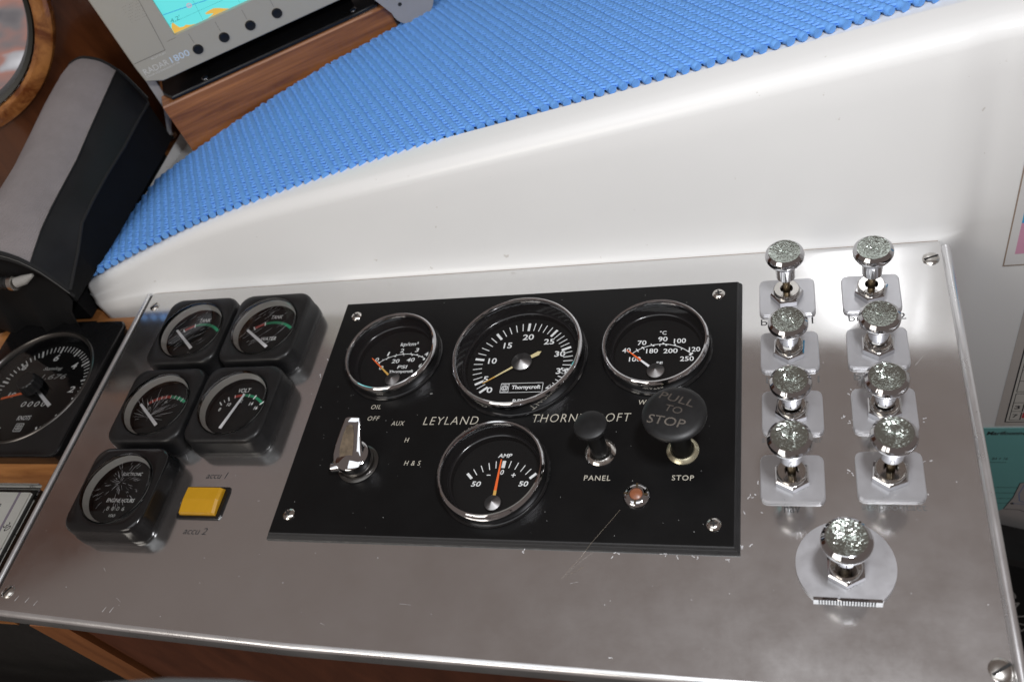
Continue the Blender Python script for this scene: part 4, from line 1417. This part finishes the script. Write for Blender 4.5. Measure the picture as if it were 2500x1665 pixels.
# ------------------------------------------------------------------ grey and black bag
def build_bag():
    t = thing('equipment_bag', 'grey canvas equipment bag with black vinyl side flap and piping', 'bag', (-36, 17, 0))
    O = Vector((-36, 17, 0))
    ys = [7.9, 9.0, 10.5, 12.4, 14.5, 17, 20, 23, 25.2, 26.2]
    zf = [6.75, 7.0, 7.3, 7.5, 7.65, 7.85, 8.35, 8.8, 9.1, 9.0]
    xf = [-33.55, -33.6, -33.7, -33.8, -33.85, -33.85, -33.85, -33.85, -33.9, -34.2]
    zh = [3.9, 4.4, 5.0, 5.95, 6.2, 6.3, 6.3, 6.5, 6.4, 6.2]
    xh = [-32.45, -32.4, -32.35, -32.3, -32.25, -32.3, -32.3, -32.3, -32.5, -33.4]
    wl = [6.0, 6.0, 5.9, 5.8, 5.7, 5.6, 5.5, 5.5, 5.4, 5.0]
    wr = random.Random(7)
    top, side = [], []
    for y, z, x, zz, xx, w_ in zip(ys, zf, xf, zh, xh, wl):
        s = []
        for q in np.linspace(0, 1, 12):
            bulge = 1.35 * math.sin(PI * min(1, q * 1.05)) ** .8 + .25 * q
            s.append((x - w_ * q, y + .10 * math.sin(q * 5), z + bulge + wr.gauss(0, .03)))
        s.append((x - w_ - .5, y, z - .5))
        s.append((x - w_ - .7, y, z - 3.5))
        top.append([tuple(Vector(p) - O) for p in s])
        r = []
        for q in np.linspace(0, 1, 6):
            r.append((x + (xx - x) * q ** .7, y, z + (zz - z) * q))
        side.append([tuple(Vector(p) - O) for p in r])
    b = MB(); b.loft(top, closed=False, smooth=True); b.build('canvas_top', 'fabric_grey', t, sharp=80)
    b = MB(); b.loft(side, closed=False, smooth=True); fl_ = b.build('side_flap', 'vinyl', t, sharp=80)
    b = MB(); b.tube([s[-1] for s in side], .11, 8); b.build('piping', 'webbing', fl_)
    b = MB(); b.tube([(s[0][0] + .02, s[0][1], s[0][2] + .03) for s in side], .05, 6); b.build('seam', 'slot', fl_)
    # front hem band and rear hem
    fr = list(reversed(side[0])) + top[0][1:]
    for nm, line, dy in (('front_hem', fr, -.18), ('rear_hem', list(reversed(side[-1])) + top[-1][1:], .25)):
        lp = [[(p[0] - .0, p[1] + .05, p[2] + .09), (p[0], p[1] + dy, p[2] + .07), (p[0], p[1] + dy * 1.2, p[2] - .55 * (1 if dy < 0 else .4)), (p[0], p[1] + .02, p[2] - .55 * (1 if dy < 0 else .4))] for p in line]
        b = MB(); b.loft(lp, closed=True, smooth=False); h_ = b.build(nm, 'webbing', t)
        b = MB(); b.tube([(p[0], p[1] + dy * 1.22, p[2] - .1) for p in line], .022, 5); b.build('stitching', 'thread', h_)
    # dark inside of the bag below the flaps
    lp = []
    for i, y in enumerate(ys):
        if y < 9.5:
            zb = -.95
        else:
            zb = None
        x0 = xf[i]
        lo_ = 2.75 if y > 9.2 else 2.75
        lp.append([tuple(Vector(p) - O) for p in ((xh[i] - .25 if y > 9.2 else -32.9, y + .15, lo_ if y > 9.2 else 2.6), (xh[i] - .2 if y > 9.2 else -32.8, y + .15, zh[i] - .1), (x0 - .1, y + .15, zf[i] - .15), (x0 - 3, y + .15, zf[i] + .6), (x0 - 6.0, y + .15, zf[i] - .6), (x0 - 6.2, y + .15, 2.75))])
    b = MB(); b.loft(lp, True, True); b.build('inner_bag', 'cloth_black', t)
    # hanging front: soft black cloth with folds, down to the counter
    lp = []
    for k, x in enumerate(np.linspace(-42, -33.1, 16)):
        f = .35 * math.sin(k * 1.1) + .2 * math.sin(k * 2.3)
        ztop = float(np.interp(x, [-42, -39.5, -36.5, -33.5, -33.0], [6.5, 8.0, 8.2, 6.4, 4.2]))
        lp.append([tuple(Vector(p) - O) for p in ((x, 8.15, ztop), (x, 7.95 + f * .2, ztop * .6), (x - .5, 7.7 + f * .5, 2.0), (x - 1.1, 7.75 + f, .3), (x - 1.45, 8.3 + f * .6, -.85), (x - 1.4, 9.2, -.97))])
    b = MB(); b.loft(lp, closed=False, smooth=True); b.build('hanging_cloth', 'cloth_black', t, sharp=80)
    b = MB(); b.box(-6.3, 1.3, -7.9, 9.2, -.98, 2.74); 
    b.v = [(p[0] - .35 if p[0] > 0 else p[0], p[1], p[2]) for p in b.v]
    b = MB(); b.bbox(-7.5, 1.15, -7.7, 8.8, -.97, 3.2, .3); b.build('base_padding', 'cloth_black', t)
    # cord with toggle
    def P(x, y, z): return tuple(Vector((x, y, z)) - O)
    b = MB(); b.tube([P(-39.5, 7.05, 6.15), P(-36.6, 7.0, 6.05), P(-35.3, 7.0, 5.95)], .42, 12); tg = b.build('toggle', 'webbing', t)
    for k in range(5):
        b = MB(); b.tube([P(-36.9 + k * .35, 7.02, 6.06 - .03 * k), P(-36.75 + k * .35, 7.02, 6.05 - .03 * k)], .46, 12); b.build('toggle_rib', 'black_soft', tg)
    b = MB(); b.tube([P(-35.32, 7.0, 5.95), P(-35.0, 7.0, 5.93)], .55, 16); b.build('toggle_ring', 'steel', tg)
    b = MB(); b.tube([P(-34.95, 7.0, 5.93), P(-34.3, 7.2, 5.95), P(-33.7, 7.5, 6.05)], [.36, .34, .12], 12); b.build('cord_end', 'rope', tg)


build_bag()

# ------------------------------------------------------------------ window in the bulkhead
t = thing('round_window', 'round window with varnished wooden ring in the dark bulkhead', 'window', (-31, 24.65, 0), WA)
c = (-14.6, 18.0)
b = MB(); b.lathe([(9.75, 7.9 - 16.2), (9.75, -7.0), (10.0, -6.75), (10.6, -6.7), (11.0, -6.85), (11.2, -7.2), (11.25, -7.99)], 96, c); b.build('wood_ring', 'frame_wood', t, X)
b = MB(); b.lathe([(9.75, -7.4), (9.6, -7.15), (9.3, -7.3), (9.2, -7.7), (9.2, -8.4)], 80, c); b.build('gasket', 'gasket', t, X)
b = MB(); b.disc(9.22, -7.85, 72, c); b.build('pane', 'glass', t, X)
b = MB(); b.add([(-45, -6, -22), (8, -6, -22), (8, 45, -22), (-45, 45, -22)], [(0, 1, 2, 3)])
ov = b.build('outside_view', 'outside', None, X)
ov.location = WB * S
ov.rotation_euler = (0, 0, WA)
tag(ov, None, None, None, 'structure')


# ------------------------------------------------------------------ cards on the wall to the right
def poster(name, label, x0, x1, z0, z1, mat, y):
    t = thing(name, label, 'poster', (x0, y, z0))
    b = MB(); b.box(0, x1 - x0, 0, z1 - z0, 0.004, .035)
    o = b.build('sheet', mat, t, XZ)
    return t, o


YW = 11.47
t, s_ = poster('laminated_card', 'laminated card with blue and pink picture stuck on the white wall', 27.0, 31, -3.2, 7.5, 'paper_white', YW)
b = MB(); b.box(.42, 2.4, .9, 3.36, .036, .042); b.build('pink_area', 'p_pink', s_, XZ)
b = MB(); b.box(.42, 2.4, 3.36, 9.0, .036, .042); b.build('blue_area', 'p_blue', s_, XZ)
b = MB(); b.box(-.07, .02, -.05, 10.7, .01, .03); b.box(-.07, 4.0, -.07, .0, .012, .032); b.build('grubby_edge', 'stain', s_, XZ)

t, s_ = poster('flag_table_card', 'printed table card with numbers and red flags on the white wall', 28.62, 48, -20.25, -5.5, 'paper_edge', YW)
ox, oz = 28.62, -20.25
b = MB(); b.box(.55, 19, .48, 14.0, .036, .04); b.build('table_area', 'paper', s_, XZ)
b = MB()
def hl(x0, x1, z, w_=.05): b.bar((x0 - ox, z - oz), (x1 - ox, z - oz), w_, w_, .043)
def vl(x, z0, z1, w_=.05): b.bar((x - ox, z0 - oz), (x - ox, z1 - oz), w_, w_, .0445)
hl(29.2, 47, -19.77, .09); vl(29.2, -19.8, -6.3, .09)
for z in (-19.52, -18.44, -17.37, -16.28, -16.04, -14.79, -13.57, -12.39, -11.2, -10, -8.8):
    hl(29.42, 47, z)
vl(29.42, -19.52, -16.28); vl(29.42, -16.04, -8.8)
b.build('table_lines', 'ink', s_, XZ)
textmesh('3', 29.72 - ox, -17.93 - oz, .34, .42, .045, 'ink', s_, xform=XZ, bold=.02)
textmesh('7', 29.72 - ox, -19.0 - oz, .34, .42, .045, 'ink', s_, xform=XZ, bold=.02)
textmesh('CODE', 31.2 - ox, -16.82 - oz, 1.9, .45, .045, 'ink', s_, xform=XZ, bold=.02)
for z in (-17.95, -19.0):
    b = MB(); b.box(30.05 - ox, 30.12 - ox, z - .45 - oz, z + .45 - oz, .042, .06); b.build('flag_pole', 'ink', s_, XZ)
    b = MB(); b.box(30.16 - ox, 31.0 - ox, z - .28 - oz, z + .40 - oz, .042, .05); b.build('flag', 'p_red', s_, XZ)

t, s_ = poster('marine_radio_map', 'teal Marifoonnet map card on the white wall below the flag table', 27.6, 50, -46, -20.5, 'p_teal', YW - .06)
ox, oz = 27.6, -46
textmesh('Marifoonnet voor', 30.2 - ox, -21.16 - oz, 4.0, .5, .04, 'ink', s_, xform=XZ, shear=.2, bold=.03)
textmesh('84 + 16', 29.5 - ox, -24.72 - oz, 1.05, .38, .04, 'ink', s_, xform=XZ, shear=.2)
b = MB()
hl(28.6, 30.0, -25.25, .05)
for z in (-29.07, -29.96, -30.86, -31.66):
    hl(28.5, 45, z, .045)
b.build('map_lines', 'ink', s_, XZ)
b = MB(); b.poly([(30.75 - ox, -32.56 - oz), (31.17 - ox, -30.68 - oz), (31.35 - ox, -28.37 - oz), (33 - ox, -27.8 - oz), (40 - ox, -27 - oz), (40 - ox, -40 - oz), (29 - ox, -40 - oz), (29.6 - ox, -34 - oz)], None, .046); b.build('map_land', 'p_land', s_, XZ)
b = MB()
for p, q in (((30.75, -32.56), (31.17, -30.68)), ((31.17, -30.68), (31.35, -28.37)), ((31.35, -28.37), (33, -27.8)), ((30.75, -32.6), (31.9, -32.7)), ((31.9, -32.7), (33.4, -33.9))):
    b.bar((p[0] - ox, p[1] - oz), (q[0] - ox, q[1] - oz), .07, .07, .05)
b.disc(.15, .053, 12, (31.25 - ox, -31.66 - oz))
b.build('coast_line', 'ink', s_, XZ)
b = MB()
for p, q in (((31.7, -28.5), (31.5, -30)), ((31.5, -30), (31.7, -31.2)), ((31.7, -31.2), (32.4, -31.6)), ((31.3, -31.6), (32.6, -31.9))):
    b.bar((p[0] - ox, p[1] - oz), (q[0] - ox, q[1] - oz), .06, .06, .056)
b.build('river_line', 'p_river', s_, XZ)

t = thing('black_case', 'black case with worn grey lettering standing below the map card', 'case', (40, 8.6, -60))
b = MB()
b.loft([[(-10.2, -1.5, .01), (12, -1.5, .01), (12, 2.0, .01), (-10.2, 2.0, .01)], [(-10.2, -1.5, 26.6), (12, -1.5, 16), (12, 2.0, 16), (-10.2, 2.0, 26.6)], [(-9.9, -1.2, 27.0), (12, -1.2, 16.4), (12, 1.7, 16.4), (-9.9, 1.7, 27.0)]], False, True)
b.build('body', 'black_soft', t)
X2 = Matrix(((1, 0, 0), (0, 0, -1), (0, 1, 0)))
textmesh('JSSNA', -8.6, 18.5, 14, 2.2, 1.52, 'print_dim', t, rot=-1.25, xform=X2, bold=-.02)

# ------------------------------------------------------------------ steering wheel rim just entering the picture
fwd = Vector((CR[0][2], CR[1][2], CR[2][2]))
ctr = CC + Matrix(CR) @ Vector((-9.35, -28.22, -25.0))
t = thing('steering_wheel', 'grey steering wheel rim in front of the panel', 'steering wheel', tuple(ctr))
q = fwd.to_track_quat('Z', 'Y').to_matrix()
b = MB()
path = [tuple(q @ Vector((18.2 * math.cos(2 * PI * i / 64), 18.2 * math.sin(2 * PI * i / 64), 0))) for i in range(65)]
b.tube(path, .55, 12, False); b.build('rim', 'rim', t)
for k in range(3):
    a = k * 2 * PI / 3 + .5
    b = MB(); b.tube([tuple(q @ Vector((r_ * math.cos(a), r_ * math.sin(a), -2 + r_ / 9))) for r_ in (2, 10, 18)], .5, 8); b.build('spoke', 'steel', t)
b = MB(); b.tube([tuple(q @ Vector((0, 0, z))) for z in (-3.2, -3, -1, -.8)], [2.2, 2.6, 2.6, 2.0], 20); b.build('hub', 'rim', t)
